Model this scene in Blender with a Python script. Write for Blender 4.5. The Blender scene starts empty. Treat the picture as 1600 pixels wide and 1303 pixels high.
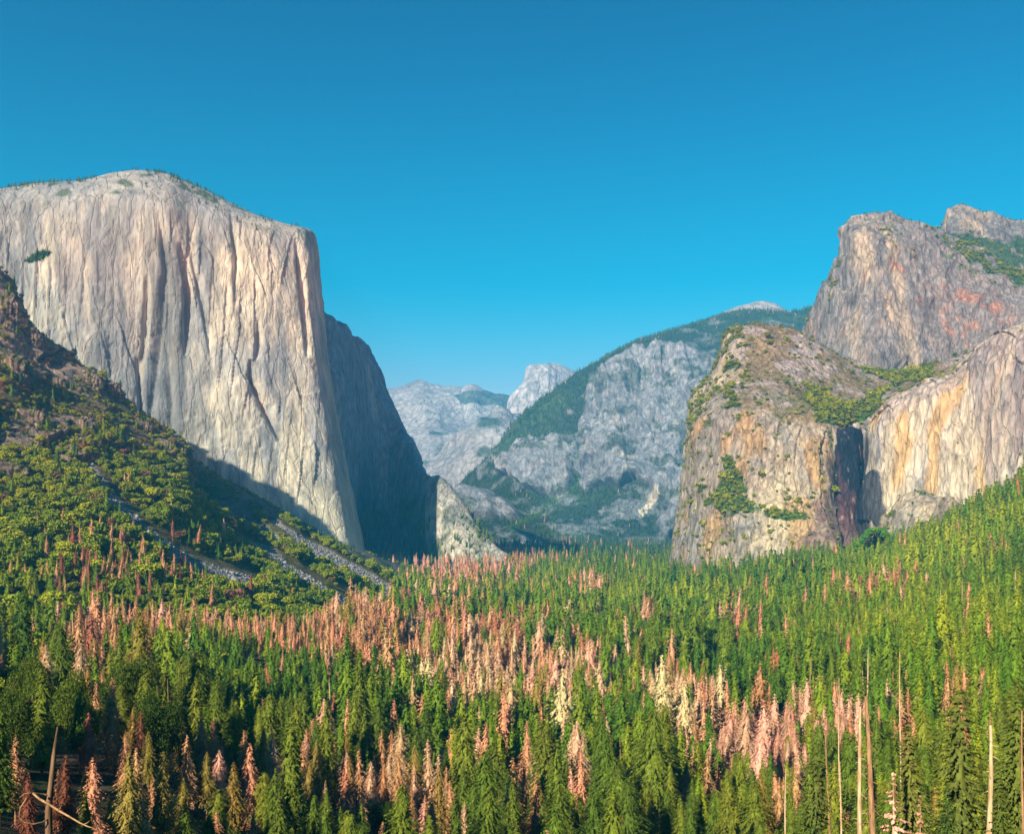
import bpy, math
import numpy as np

# ------------------------------------------------------------------ camera, world, sun, exposure
SC = bpy.context.scene
COL = SC.collection
F, HY, CAMZ = 1500.0, 810.0, 150.0          # focal length and horizon row in photo pixels (1600 wide), eye height above the valley floor

cam_d = bpy.data.cameras.new('camera')
cam = bpy.data.objects.new('camera', cam_d)
COL.objects.link(cam)
cam.location = (0, 0, CAMZ)
cam.rotation_euler = (math.radians(90), 0, 0)
cam_d.sensor_width = 36
cam_d.lens = 36 * F / 1600
cam_d.shift_y = (HY - 651.5) / 1600
cam_d.clip_start = 1
cam_d.clip_end = 90000
SC.camera = cam

SUN_DIR = np.array((-0.50, -0.866))         # horizontal direction towards the sun: behind the viewer, to the left
SUN_DIR /= np.linalg.norm(SUN_DIR)
SUN_ELEV = math.radians(28)
SUN_ROT = math.atan2(SUN_DIR[0], SUN_DIR[1])

world = bpy.data.worlds.new('World')
SC.world = world
world.use_nodes = True
wn = world.node_tree
wn.nodes.clear()
sky = wn.nodes.new('ShaderNodeTexSky')
sky.sky_type = 'NISHITA'
sky.sun_disc = False
sky.sun_elevation = SUN_ELEV
sky.sun_rotation = SUN_ROT
sky.altitude = 1300
sky.air_density = 1.0
sky.dust_density = 0.3
sky.ozone_density = 3.0
hsv = wn.nodes.new('ShaderNodeHueSaturation')
hsv.inputs['Hue'].default_value = 0.47
hsv.inputs['Saturation'].default_value = 1.5
hsv.inputs['Value'].default_value = 1.0
bg = wn.nodes.new('ShaderNodeBackground')
bg.inputs['Strength'].default_value = 0.102
wo = wn.nodes.new('ShaderNodeOutputWorld')
wn.links.new(sky.outputs[0], hsv.inputs['Color'])
wtc = wn.nodes.new('ShaderNodeTexCoord'); wsep = wn.nodes.new('ShaderNodeSeparateXYZ')
wramp = wn.nodes.new('ShaderNodeValToRGB')
wramp.color_ramp.elements[0].position = 0.0; wramp.color_ramp.elements[0].color = (5.5, 1.2, .92, 1)
wramp.color_ramp.elements[1].position = 0.55; wramp.color_ramp.elements[1].color = (0.0, 0.36, 0.53, 1)
we = wramp.color_ramp.elements.new(0.13); we.color = (3.4, 1.10, .90, 1)
we = wramp.color_ramp.elements.new(0.24); we.color = (1.3, 0.95, 0.86, 1)
we = wramp.color_ramp.elements.new(0.85); we.color = (0.04, 0.48, 0.80, 1)
we = wramp.color_ramp.elements.new(0.40); we.color = (0.05, 0.60, 0.70, 1)
wmul = wn.nodes.new('ShaderNodeMix'); wmul.data_type = 'RGBA'; wmul.blend_type = 'MULTIPLY'; wmul.inputs[0].default_value = 1
wn.links.new(wtc.outputs['Generated'], wsep.inputs[0]); wn.links.new(wsep.outputs['Z'], wramp.inputs[0])
wn.links.new(hsv.outputs[0], wmul.inputs[6]); wn.links.new(wramp.outputs[0], wmul.inputs[7])
wn.links.new(wmul.outputs[2], bg.inputs[0])
wn.links.new(bg.outputs[0], wo.inputs[0])

sun_d = bpy.data.lights.new('sun', 'SUN')
sun_d.energy = 5.0
sun_d.angle = math.radians(0.5)
sun_d.color = (1.0, 0.92, 0.77)
sun = bpy.data.objects.new('sun', sun_d)
COL.objects.link(sun)
from mathutils import Vector
sv = Vector((SUN_DIR[0] * math.cos(SUN_ELEV), SUN_DIR[1] * math.cos(SUN_ELEV), math.sin(SUN_ELEV)))
sun.rotation_euler = sv.to_track_quat('Z', 'Y').to_euler()
sun.location = (0, 0, 4000)

SC.view_settings.view_transform = 'Standard'
SC.view_settings.look = 'None'
SC.view_settings.exposure = 0.76
SC.view_settings.gamma = 1
SC.cycles.max_bounces = 5
SC.cycles.diffuse_bounces = 2
SC.cycles.glossy_bounces = 1
SC.cycles.transmission_bounces = 1
SC.cycles.volume_bounces = 0
SC.cycles.transparent_max_bounces = 6
SC.cycles.use_denoising = True

HAZE_DENSITY = 6.4e-5

# ------------------------------------------------------------------ helpers
RNG = np.random.default_rng(7)


def at(px, py, d):
    return np.array(((px - 800.0) / F * d, d, CAMZ + (HY - py) / F * d))


def proj(p):
    return 800 + F * p[..., 0] / p[..., 1], HY - F * (p[..., 2] - CAMZ) / p[..., 1]


NT = 64
LAT = np.random.default_rng(11).random((NT, NT, NT)).astype(np.float32) * 2 - 1


def vnoise(x, y, z):
    xi = np.floor(x).astype(np.int64); yi = np.floor(y).astype(np.int64); zi = np.floor(z).astype(np.int64)
    fx = (x - xi).astype(np.float32); fy = (y - yi).astype(np.float32); fz = (z - zi).astype(np.float32)
    fx = fx * fx * (3 - 2 * fx); fy = fy * fy * (3 - 2 * fy); fz = fz * fz * (3 - 2 * fz)
    x0 = xi % NT; x1 = (xi + 1) % NT; y0 = yi % NT; y1 = (yi + 1) % NT; z0 = zi % NT; z1 = (zi + 1) % NT
    a = LAT[x0, y0, z0] * (1 - fx) + LAT[x1, y0, z0] * fx
    b = LAT[x0, y1, z0] * (1 - fx) + LAT[x1, y1, z0] * fx
    c = LAT[x0, y0, z1] * (1 - fx) + LAT[x1, y0, z1] * fx
    d = LAT[x0, y1, z1] * (1 - fx) + LAT[x1, y1, z1] * fx
    return (a * (1 - fy) + b * fy) * (1 - fz) + (c * (1 - fy) + d * fy) * fz


def fbm(p, size, octaves=4, stretch=1.0, seed=0, ridged=False, gain=0.5, lean=0.0):
    """size: metres of the largest feature; stretch > 1 draws it out vertically."""
    x = p[..., 0] / size + seed * 7.31; y = p[..., 1] / size + seed * 3.17; z = p[..., 2] / (size * stretch) + seed * 1.73
    if lean:
        x = x + lean * p[..., 2] / size
    out = 0; amp = 1; tot = 0
    for o in range(octaves):
        n = vnoise(x, y, z)
        if ridged:
            n = 1 - 2 * np.abs(n) ** 0.8
        out = out + n * amp
        tot += amp; amp *= gain
        x, y, z = (x * 0.8 - y * 0.6) * 2.03 + 5.2, (x * 0.6 + y * 0.8) * 2.03 + 1.3, z * 2.03 + 9.1
    return out / tot


def ss(a, b, x):
    t = np.clip((x - a) / (b - a), 0, 1)
    return t * t * (3 - 2 * t)


def inpoly(px, py, poly, soft=None):
    poly = np.array(poly, float)
    inside = np.zeros(px.shape, bool)
    n = len(poly)
    for i in range(n):
        x0, y0 = poly[i]; x1, y1 = poly[(i + 1) % n]
        c = ((y0 > py) != (y1 > py)) & (px < (x1 - x0) * (py - y0) / (y1 - y0 + 1e-9) + x0)
        inside ^= c
    return inside.astype(np.float32)


def seg_dist(px, py, pts):
    """distance in design pixels to a polyline, and how far along it (0-1)"""
    best = np.full(px.shape, 1e9); along = np.zeros(px.shape)
    L = [0]
    for i in range(len(pts) - 1):
        L.append(L[-1] + math.hypot(pts[i + 1][0] - pts[i][0], pts[i + 1][1] - pts[i][1]))
    for i in range(len(pts) - 1):
        ax, ay = pts[i]; bx, by = pts[i + 1]
        dx, dy = bx - ax, by - ay
        t = np.clip(((px - ax) * dx + (py - ay) * dy) / (dx * dx + dy * dy), 0, 1)
        dd = np.hypot(px - ax - t * dx, py - ay - t * dy)
        m = dd < best
        best = np.where(m, dd, best); along = np.where(m, (L[i] + t * (L[i + 1] - L[i])) / L[-1], along)
    return best, along


def catmull(y, t_in, t_out):
    """y (n,...) at knots t_in -> t_out; monotone-ish cubic (finite-difference tangents, limited)"""
    n = len(t_in)
    h = np.diff(t_in)
    sh = (-1,) + (1,) * (y.ndim - 1)
    s = np.diff(y, axis=0) / h.reshape(sh)
    m = np.zeros_like(y)
    m[0] = s[0]; m[-1] = s[-1]
    if n > 2:
        a, b = s[:-1], s[1:]
        m[1:-1] = np.where(a * b > 0, 2 * a * b / (a + b + 1e-12), 0)
    k = np.clip(np.searchsorted(t_in, t_out, side='right') - 1, 0, n - 2)
    tt = ((t_out - t_in[k]) / h[k]).reshape(sh)
    hk = h[k].reshape(sh)
    return ((2 * tt ** 3 - 3 * tt ** 2 + 1) * y[k] + (tt ** 3 - 2 * tt ** 2 + tt) * hk * m[k]
            + (-2 * tt ** 3 + 3 * tt ** 2) * y[k + 1] + (tt ** 3 - tt ** 2) * hk * m[k + 1])


def loft(rows, nu, nv, vs=None):
    G = np.array([[at(*c) for c in r] for r in rows])          # (R, C, 3)
    seg = np.linalg.norm(np.diff(G, axis=1), axis=2).mean(axis=0) + 1e-6
    tu = np.concatenate(([0], np.cumsum(seg))); tu /= tu[-1]
    if vs is None:
        sv_ = np.linalg.norm(np.diff(G, axis=0), axis=2).mean(axis=1) + 1e-6
        vs = np.concatenate(([0], np.cumsum(sv_))); vs = vs / vs[-1]
    vs = np.array(vs, float)
    A = catmull(np.swapaxes(G, 0, 1), tu, np.linspace(0, 1, nu))   # (nu, R, 3)
    A = np.swapaxes(A, 0, 1)
    B = catmull(A, vs, np.linspace(0, 1, nv))                      # (nv, nu, 3)
    return B


def gnormal(B):
    du = np.gradient(B, axis=1); dv = np.gradient(B, axis=0)
    n = np.cross(dv, du)
    n /= np.linalg.norm(n, axis=2, keepdims=True) + 1e-9
    return n


def grid_mesh(name, B, col, mat):
    nv, nu = B.shape[:2]
    me = bpy.data.meshes.new(name)
    idx = np.arange(nv * nu).reshape(nv, nu)
    q = np.stack([idx[:-1, :-1], idx[1:, :-1], idx[1:, 1:], idx[:-1, 1:]], axis=-1).reshape(-1)
    nf = (nv - 1) * (nu - 1)
    me.vertices.add(nv * nu); me.loops.add(nf * 4); me.polygons.add(nf)
    me.vertices.foreach_set('co', B.reshape(-1).astype(np.float32))
    me.loops.foreach_set('vertex_index', q.astype(np.int32))
    me.polygons.foreach_set('loop_start', np.arange(0, nf * 4, 4, dtype=np.int32))
    me.polygons.foreach_set('use_smooth', np.ones(nf, bool))
    ca = me.color_attributes.new('albedo', 'FLOAT_COLOR', 'POINT')
    c = np.concatenate([np.clip(col, 0, 1), np.ones(col.shape[:2] + (1,))], axis=2)
    ca.data.foreach_set('color', c.reshape(-1).astype(np.float32))
    me.materials.append(mat)
    me.update(calc_edges=True)
    return me


def link(name, me, parent=None, loc=None, **props):
    o = bpy.data.objects.new(name, me)
    COL.objects.link(o)
    if parent is not None:
        o.parent = parent
    if loc is not None:
        o.location = loc
    for k, v in props.items():
        if v is not None:
            o[k] = v
    return o


def new_mat(name):
    m = bpy.data.materials.new(name)
    m.use_nodes = True
    nt = m.node_tree
    b = nt.nodes['Principled BSDF']
    b.inputs['Roughness'].default_value = 0.9
    b.inputs['Specular IOR Level'].default_value = 0.15
    return m, nt, b


def rock_mat(name, scale, bump, stretch=0.25, contrast=0.35, streak=0.12):
    """albedo attribute varied by fine streaky noise, with cracks as bump"""
    m, nt, b = new_mat(name)
    N = nt.nodes.new; L = nt.links.new
    att = N('ShaderNodeAttribute'); att.attribute_name = 'albedo'
    geo = N('ShaderNodeNewGeometry')
    mp = N('ShaderNodeMapping'); mp.inputs['Scale'].default_value = (1 / scale, 1 / scale, stretch / scale)
    L(geo.outputs['Position'], mp.inputs[0])
    n1 = N('ShaderNodeTexNoise'); n1.inputs['Scale'].default_value = 1; n1.inputs['Detail'].default_value = 5; n1.inputs['Roughness'].default_value = 0.65
    L(mp.outputs[0], n1.inputs['Vector'])
    mr = N('ShaderNodeMapRange')
    mr.inputs['From Min'].default_value = 0.3; mr.inputs['From Max'].default_value = 0.7
    mr.inputs['To Min'].default_value = 1 - contrast; mr.inputs['To Max'].default_value = 1 + contrast
    L(n1.outputs[0], mr.inputs[0])
    mp2 = N('ShaderNodeMapping'); mp2.inputs['Scale'].default_value = (2.2 / scale, 2.2 / scale, streak * 2.2 / scale)
    L(geo.outputs['Position'], mp2.inputs[0])
    n3 = N('ShaderNodeTexNoise'); n3.inputs['Scale'].default_value = 1; n3.inputs['Detail'].default_value = 4; n3.inputs['Roughness'].default_value = 0.6
    n3.inputs['Distortion'].default_value = 0.6
    L(mp2.outputs[0], n3.inputs['Vector'])
    mr3 = N('ShaderNodeMapRange')
    mr3.inputs['From Min'].default_value = 0.33; mr3.inputs['From Max'].default_value = 0.56
    mr3.inputs['To Min'].default_value = 1 - contrast * 1.1; mr3.inputs['To Max'].default_value = 1.08
    L(n3.outputs[0], mr3.inputs[0])
    both = N('ShaderNodeMath'); both.operation = 'MULTIPLY'
    L(mr.outputs[0], both.inputs[0]); L(mr3.outputs[0], both.inputs[1])
    mul = N('ShaderNodeVectorMath'); mul.operation = 'SCALE'
    L(att.outputs['Color'], mul.inputs[0]); L(both.outputs[0], mul.inputs['Scale'])
    L(mul.outputs[0], b.inputs['Base Color'])
    warp = N('ShaderNodeVectorMath'); warp.operation = 'MULTIPLY_ADD'
    warp.inputs[1].default_value = (1.3, 1.3, 1.3)
    L(n1.outputs['Color'], warp.inputs[0]); L(mp.outputs[0], warp.inputs[2])
    vo = N('ShaderNodeTexVoronoi'); vo.feature = 'DISTANCE_TO_EDGE'; vo.inputs['Scale'].default_value = 0.75
    L(warp.outputs[0], vo.inputs['Vector'])
    vr = N('ShaderNodeMapRange'); vr.inputs['From Max'].default_value = 0.09
    L(vo.outputs['Distance'], vr.inputs[0])
    vc = N('ShaderNodeTexVoronoi'); vc.inputs['Scale'].default_value = 0.75; L(warp.outputs[0], vc.inputs['Vector'])
    n2 = N('ShaderNodeTexNoise'); n2.inputs['Scale'].default_value = 2.3; n2.inputs['Detail'].default_value = 6; n2.inputs['Roughness'].default_value = 0.7
    L(mp.outputs[0], n2.inputs['Vector'])
    h1 = N('ShaderNodeMath'); h1.operation = 'MULTIPLY_ADD'; h1.inputs[1].default_value = 0.55
    L(vr.outputs[0], h1.inputs[0]); L(n2.outputs[0], h1.inputs[2])
    h2 = N('ShaderNodeMath'); h2.operation = 'MULTIPLY_ADD'; h2.inputs[1].default_value = 0.7
    L(vc.outputs['Distance'], h2.inputs[0]); L(h1.outputs[0], h2.inputs[2])
    bp = N('ShaderNodeBump'); bp.inputs['Strength'].default_value = 1.0; bp.inputs['Distance'].default_value = bump
    L(h2.outputs[0], bp.inputs['Height']); L(bp.outputs[0], b.inputs['Normal'])
    return m


def leaf_mat(name, dark, light, rough=0.7, vary=0.5, warm=None, noise=260.0, hue=0.022, shift=0.0):
    """foliage colour varied from tree to tree, from stand to stand and from clump to clump"""
    m, nt, b = new_mat(name)
    N = nt.nodes.new; L = nt.links.new
    b.inputs['Roughness'].default_value = rough
    oi = N('ShaderNodeObjectInfo')
    mix = N('ShaderNodeMix'); mix.data_type = 'RGBA'
    mix.inputs[6].default_value = (*dark, 1); mix.inputs[7].default_value = (*light, 1)
    L(oi.outputs['Random'], mix.inputs[0])
    hs = N('ShaderNodeHueSaturation')
    rr = N('ShaderNodeMath'); rr.operation = 'MULTIPLY'; rr.inputs[1].default_value = 7.31
    rf = N('ShaderNodeMath'); rf.operation = 'FRACT'; L(oi.outputs['Random'], rr.inputs[0]); L(rr.outputs[0], rf.inputs[0])
    hr = N('ShaderNodeMapRange'); hr.inputs['To Min'].default_value = 0.5 + shift - hue; hr.inputs['To Max'].default_value = 0.5 + shift + hue
    vr = N('ShaderNodeMapRange'); vr.inputs['To Min'].default_value = 1.2; vr.inputs['To Max'].default_value = 0.8
    L(rf.outputs[0], hr.inputs[0]); L(rf.outputs[0], vr.inputs[0]); L(hr.outputs[0], hs.inputs['Hue']); L(vr.outputs[0], hs.inputs['Value'])
    geo = N('ShaderNodeNewGeometry')
    n = N('ShaderNodeTexNoise'); n.inputs['Scale'].default_value = 1 / noise; n.inputs['Detail'].default_value = 2
    L(geo.outputs['Position'], n.inputs['Vector'])
    nf = N('ShaderNodeTexNoise'); nf.inputs['Scale'].default_value = 0.9; nf.inputs['Detail'].default_value = 2
    L(geo.outputs['Position'], nf.inputs['Vector'])
    mr = N('ShaderNodeMapRange'); mr.inputs['From Min'].default_value = 0.3; mr.inputs['From Max'].default_value = 0.7
    mr.inputs['To Min'].default_value = 1 - vary; mr.inputs['To Max'].default_value = 1 + vary
    L(nf.outputs[0], mr.inputs[0])
    last = mix.outputs[2]
    if warm is not None:
        m2 = N('ShaderNodeMix'); m2.data_type = 'RGBA'; m2.inputs[7].default_value = (*warm, 1)
        L(last, m2.inputs[6])
        r2 = N('ShaderNodeMapRange'); r2.inputs['From Min'].default_value = 0.42; r2.inputs['From Max'].default_value = 0.66
        L(n.outputs[0], r2.inputs[0]); L(r2.outputs[0], m2.inputs[0])
        last = m2.outputs[2]
    sc = N('ShaderNodeVectorMath'); sc.operation = 'SCALE'
    L(last, hs.inputs['Color'])
    L(hs.outputs[0], sc.inputs[0]); L(mr.outputs[0], sc.inputs['Scale'])
    L(sc.outputs[0], b.inputs['Base Color'])
    return m


# ------------------------------------------------------------------ materials
M_CLIFF = rock_mat('granite_near', 15, 5.0, 0.3, 0.42)
M_CAP = rock_mat('granite_wall', 24, 4.0, 0.22, 0.27, .08)
M_MID = rock_mat('granite_mid', 32, 10.0, 0.4, 0.4, .2)
M_FAR = rock_mat('granite_far', 90, 22.0, 0.8, 0.3, .5)
M_HILL = rock_mat('hillside_soil', 5, 2.5, .7, 0.5, .5)
M_GROUND = rock_mat('valley_floor_soil', 5, 0.5, 1.0, 0.5, 1)
M_GREEN = leaf_mat('conifer_needles', (0.034, 0.094, 0.007), (0.125, 0.212, 0.009), warm=(0.165, 0.235, 0.008), hue=.03, shift=-.012)
M_GREEN_NEAR = leaf_mat('near_conifer_needles', (0.024, 0.062, 0.008), (0.090, 0.150, 0.012), warm=(0.125, 0.165, 0.012), hue=.03, shift=-.008)
M_GREEN_FAR = leaf_mat('conifer_needles_distant', (0.035, 0.085, 0.012), (0.075, 0.13, 0.015), warm=(0.11, 0.15, 0.015))
M_OAK = leaf_mat('oak_leaves', (0.10, 0.150, 0.005), (0.29, 0.31, 0.010), warm=(0.24, 0.27, 0.010), noise=140)
M_OAK_BROWN = leaf_mat('chaparral_leaves', (0.17, 0.085, 0.035), (0.28, 0.13, 0.065), warm=(0.15, 0.14, 0.015), noise=90)
M_OAK_DARK = leaf_mat('shaded_oak_leaves', (0.030, 0.060, 0.005), (0.10, 0.135, 0.008), noise=30)  # oak leaves with the shade of their unlit side put into the colour
M_BRIGHT = leaf_mat('fresh_green_leaves', (0.05, 0.16, 0.008), (0.09, 0.22, 0.01))
M_RED = leaf_mat('rust_needles', (0.38, 0.14, 0.055), (0.60, 0.31, 0.15), warm=(0.56, 0.27, 0.12), vary=0.4, hue=.014)
M_TAN = leaf_mat('bleached_needles', (0.50, 0.27, 0.12), (0.66, 0.47, 0.23), warm=(0.60, 0.33, 0.20), vary=0.35)
M_CRIMSON = leaf_mat('dark_red_needles', (0.19, 0.055, 0.030), (0.33, 0.125, 0.065), vary=0.4, hue=.012)
M_YELLOW = leaf_mat('yellowing_needles', (0.20, 0.15, 0.02), (0.34, 0.22, 0.05), vary=0.4)
M_PINK = leaf_mat('pink_dead_needles', (0.48, 0.22, 0.13), (0.64, 0.36, 0.22), vary=0.35, hue=.012)


def bark_mat(name, c1, c2):
    m, nt, b = new_mat(name)
    N = nt.nodes.new; L = nt.links.new
    tc = N('ShaderNodeTexCoord'); mp = N('ShaderNodeMapping'); mp.inputs['Scale'].default_value = (3, 3, 0.5)
    n = N('ShaderNodeTexNoise'); n.inputs['Scale'].default_value = 1.2; n.inputs['Detail'].default_value = 6
    r = N('ShaderNodeMix'); r.data_type = 'RGBA'; r.inputs[6].default_value = (*c1, 1); r.inputs[7].default_value = (*c2, 1)
    mr = N('ShaderNodeMapRange'); mr.inputs['From Min'].default_value = 0.35; mr.inputs['From Max'].default_value = 0.65
    L(tc.outputs['Object'], mp.inputs[0]); L(mp.outputs[0], n.inputs['Vector']); L(n.outputs[0], mr.inputs[0]); L(mr.outputs[0], r.inputs[0])
    L(r.outputs[2], b.inputs['Base Color'])
    bp = N('ShaderNodeBump'); bp.inputs['Distance'].default_value = 0.1; L(n.outputs[0], bp.inputs['Height']); L(bp.outputs[0], b.inputs['Normal'])
    return m


M_BARK = bark_mat('brown_bark', (0.10, 0.055, 0.03), (0.26, 0.15, 0.08))
M_SNAG = bark_mat('bleached_dead_wood', (0.42, 0.24, 0.11), (0.68, 0.50, 0.28))
M_SNAG_RED = bark_mat('reddish_dead_wood', (0.22, 0.11, 0.05), (0.45, 0.26, 0.12))
M_ROCK = bark_mat('grey_talus_rock', (0.14, 0.13, 0.12), (0.36, 0.33, 0.30))

# ------------------------------------------------------------------ mountains and cliffs (lofted in metres)
GREY = np.array((0.32, 0.325, 0.32)); CREAM = np.array((0.66, 0.57, 0.41)); TANC = np.array((0.52, 0.43, 0.29))
DARKG = np.array((0.13, 0.13, 0.135)); PINKG = np.array((0.43, 0.35, 0.30)); WHITE = np.array((0.66, 0.62, 0.56))
VEG = np.array((0.035, 0.075, 0.012)); VEGY = np.array((0.11, 0.12, 0.02)); RUST = np.array((0.55, 0.17, 0.07)); OCH = np.array((0.58, 0.36, 0.13))
BRUSH = np.array((0.30, 0.21, 0.10))


def mixc(c, d, m):
    m = np.asarray(m)[..., None]
    return c * (1 - m) + d * m


def granite(p, seed=1, grey=0.5, warm=0.4, pink=0.2, dark=0.35, size=1.0):
    """streaked granite albedo: broad patches, vertical water stains, small blotches"""
    c = np.zeros(p.shape) + GREY
    big = fbm(p, 260 * size, 3, 1.6, seed)
    st = fbm(p, 26 * size, 4, 9.0, seed + 1)
    st2 = fbm(p, 60 * size, 3, 6.0, seed + 2)
    bl = fbm(p, 45 * size, 4, 1.5, seed + 3, gain=0.6)
    c = mixc(c, CREAM, np.clip(ss(-0.35, 0.5, big * 0.6 + st2 * 0.9 + bl * 0.4 - 0.35 + warm), 0, 1))
    c = mixc(c, TANC, 0.6 * ss(0.0, 0.5, bl + 0.4 * st - 0.2 + warm * 0.4))
    c = mixc(c, PINKG, np.clip(ss(0.0, 0.6, -big + bl * 0.5 - 0.2 + pink), 0, 1) * 0.7)
    c = mixc(c, DARKG, np.clip(ss(0.05, 0.55, -st * 0.9 - st2 * 0.6 + big * 0.2 - 0.3 + dark), 0, 1) * 0.6)
    c = mixc(c, GREY, grey * ss(-0.2, 0.4, -big))
    return c


def displace(B, amount, keep_top=None):
    n = gnormal(B)
    flat = n.copy(); flat[..., 2] *= 0.25
    flat /= np.linalg.norm(flat, axis=2, keepdims=True) + 1e-9
    return B + flat * amount[..., None], n


def orient(B):
    """so that the normals of the visible face look at the viewer"""
    n = gnormal(B)
    h, w = B.shape[:2]
    s = np.sum(n[h // 3:2 * h // 3, w // 3:2 * w // 3] * (-B[h // 3:2 * h // 3, w // 3:2 * w // 3] + np.array((0, 0, CAMZ))), axis=2).mean()
    return B if s > 0 else B[:, ::-1]


LOFTS = {}


def finish(name, B, col, mat, label, key):
    me = grid_mesh(name, B, col, mat)
    link(name, me, kind='structure', label=label)
    LOFTS[key] = B


# ---- the great sheer wall on the left
def back(row, dd, dy):
    return [(x, y + dy, d + dd) for x, y, d in row]


rim = [(-420, 330, 2050), (-200, 305, 2180), (-60, 302, 2250), (0, 296, 2300), (60, 288, 2330), (130, 283, 2360), (180, 271, 2400), (222, 268, 2420),
       (262, 274, 2440), (300, 290, 2480), (350, 314, 2505), (400, 337, 2535), (445, 351, 2565), (477, 359, 2595), (489, 366, 2640), (482, 378, 2950), (470, 420, 3300)]
brow = [(-420, 360, 2000), (-200, 335, 2120), (-60, 328, 2190), (0, 322, 2240), (60, 318, 2270), (130, 318, 2290), (180, 318, 2310), (222, 325, 2320),
        (262, 332, 2340), (300, 335, 2395), (350, 345, 2425), (400, 358, 2465), (445, 365, 2515), (478, 372, 2570), (491, 385, 2640), (485, 400, 2950), (475, 440, 3300)]
mid = [(-420, 540, 1960), (-200, 540, 2080), (-60, 540, 2150), (0, 540, 2200), (60, 540, 2225), (130, 540, 2250), (185, 540, 2285), (225, 540, 2310),
       (265, 540, 2315), (305, 540, 2345), (355, 540, 2370), (405, 545, 2405), (455, 550, 2450), (494, 555, 2495), (507, 558, 2580), (500, 560, 2950), (495, 560, 3300)]
low = [(-420, 760, 1930), (-200, 760, 2040), (-60, 760, 2100), (0, 750, 2150), (70, 745, 2180), (140, 745, 2210), (200, 745, 2240), (245, 745, 2265),
       (290, 745, 2285), (335, 745, 2305), (385, 745, 2325), (435, 745, 2355), (485, 745, 2390), (524, 742, 2440), (540, 742, 2540), (540, 742, 2950), (540, 742, 3300)]
foot = [(x + (28 if x > 200 else 0) * (1 if x > 400 else .5), y + 135, d - 50) for x, y, d in low]
rows = [back(rim, 900, 60), back(rim, 260, 12), rim, brow, mid, low, foot]
B = orient(loft(rows, 800, 760))
P0 = B.copy()
px, py = proj(B)
topm = ss(290, 400, py - 0.12 * (px - 200))
face = ss(0, 1, (CAMZ + 1500 - B[..., 2]) / 800)
amt = 12 * fbm(B, 230, 3, 2.5, 3) + 3.0 * fbm(B, 75, 4, 3.0, 5, ridged=True, gain=.6) + 3.8 * fbm(B, 28, 4, 3.0, 9, gain=.65) + 2.5 * fbm(B, 10, 3, 1.5, 4, gain=.7)
# sawtooth ribs: slabs that end in a corner facing right
w = B[..., 0] / 78 + 0.9 * fbm(B, 300, 3, 3.0, 21) + 0.25 * fbm(B, 60, 2, 6, 22)
saw = (w - np.floor(w)); amt += (saw - 0.5) * (1.5 + 3.6 * ss(200, 420, px)) * ss(-0.2, 0.3, fbm(B, 170, 2, 1.2, 24))
w = B[..., 0] / 31 + 0.9 * fbm(B, 160, 3, 3.0, 23)
amt += ((w - np.floor(w)) - 0.5) * 5 * ss(-0.1, 0.35, fbm(B, 120, 3, 1.2, 25))
# horizontal breaks and leaning cracks
w = B[..., 2] / 95 + 1.3 * fbm(B, 140, 3, 1, 26)
amt += ((w - np.floor(w)) - 0.5) * 3.5 * ss(0, 0.4, fbm(B, 150, 2, 1, 27))
w = (B[..., 0] + 0.35 * B[..., 2]) / 55 + 0.7 * fbm(B, 110, 3, 2, 28)
amt += ((w - np.floor(w)) - 0.5) * 5 * ss(0.0, 0.35, fbm(B, 130, 2, 1.5, 29))
# named corners and grooves seen on the wall
for pts, wd, dep in [(((248, 330), (262, 420), (252, 520), (240, 620), (232, 700)), 9, 20), (((282, 380), (296, 470), (292, 560)), 7, 20),
                     (((360, 320), (372, 400), (366, 480)), 5, 18), (((300, 400), (318, 480), (330, 560)), 4, 12), (((463, 372), (476, 470), (482, 560)), 6, 26),
                     (((484, 372), (490, 470), (494, 540)), 4, 18), (((392, 562), (392, 590), (410, 630), (440, 690)), 6, 26), (((270, 460), (262, 540), (270, 640), (262, 700)), 8, 14),
                     (((402, 500), (405, 545), (400, 562)), 4, 12), (((215, 560), (222, 640), (216, 700)), 5, 14), (((232, 430), (228, 520), (220, 580)), 5, 14)]:
    jx = 3.0 * fbm(P0, 40, 3, 2, 66)
    dd, al = seg_dist(px + jx, py, pts)
    dep = dep * np.clip(np.sin(al * math.pi), 0, 1) ** .5
    wd = wd * (.55 + .45 * np.sin(al * 2.6))
    sx = np.interp(py, [q[1] for q in pts], [q[0] for q in pts])
    amt -= dep * np.exp(-(dd / wd) ** 2) * np.where(px < sx, 1.15, 0.75)
amt *= (0.25 + 0.75 * topm)
amt[px > 493] *= 0.6
rimfade = ss(0, 0.02, np.linspace(0, 1, B.shape[0]))[:, None]
B, n = displace(B, amt * rimfade)
c = granite(P0, 1, grey=0.35, warm=0.5, pink=0.08, dark=0.3) * 1.06
wv = P0 + 18 * np.stack([fbm(P0, 60, 3, 3, 61), fbm(P0, 60, 3, 3, 62), 0 * px], -1)
c = mixc(c, np.array((.70, .60, .44)), .55 * ss(.1, .35, fbm(wv, 16, 4, 14, 63, gain=.6)))
c = mixc(c, np.array((.16, .16, .165)), .42 * ss(.12, .34, fbm(wv, 13, 4, 12, 64, gain=.6)))
rightish = ss(300, 430, px)
c = mixc(c, CREAM * 1.02, 0.45 * rightish * ss(-0.4, 0.4, fbm(P0, 40, 3, 8, 31)))
c = mixc(c, PINKG * 0.95, 0.6 * ss(330, 380, py) * (1 - ss(200, 260, px)) * ss(-0.3, 0.4, fbm(P0, 120, 3, 2, 33)) * (1 - ss(560, 640, py)))
dk = np.exp(-((px - 268 - 14 * fbm(P0, 200, 2, 2, 35)) / 26) ** 2) * ss(330, 400, py) * (1 - ss(620, 760, py))
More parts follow.
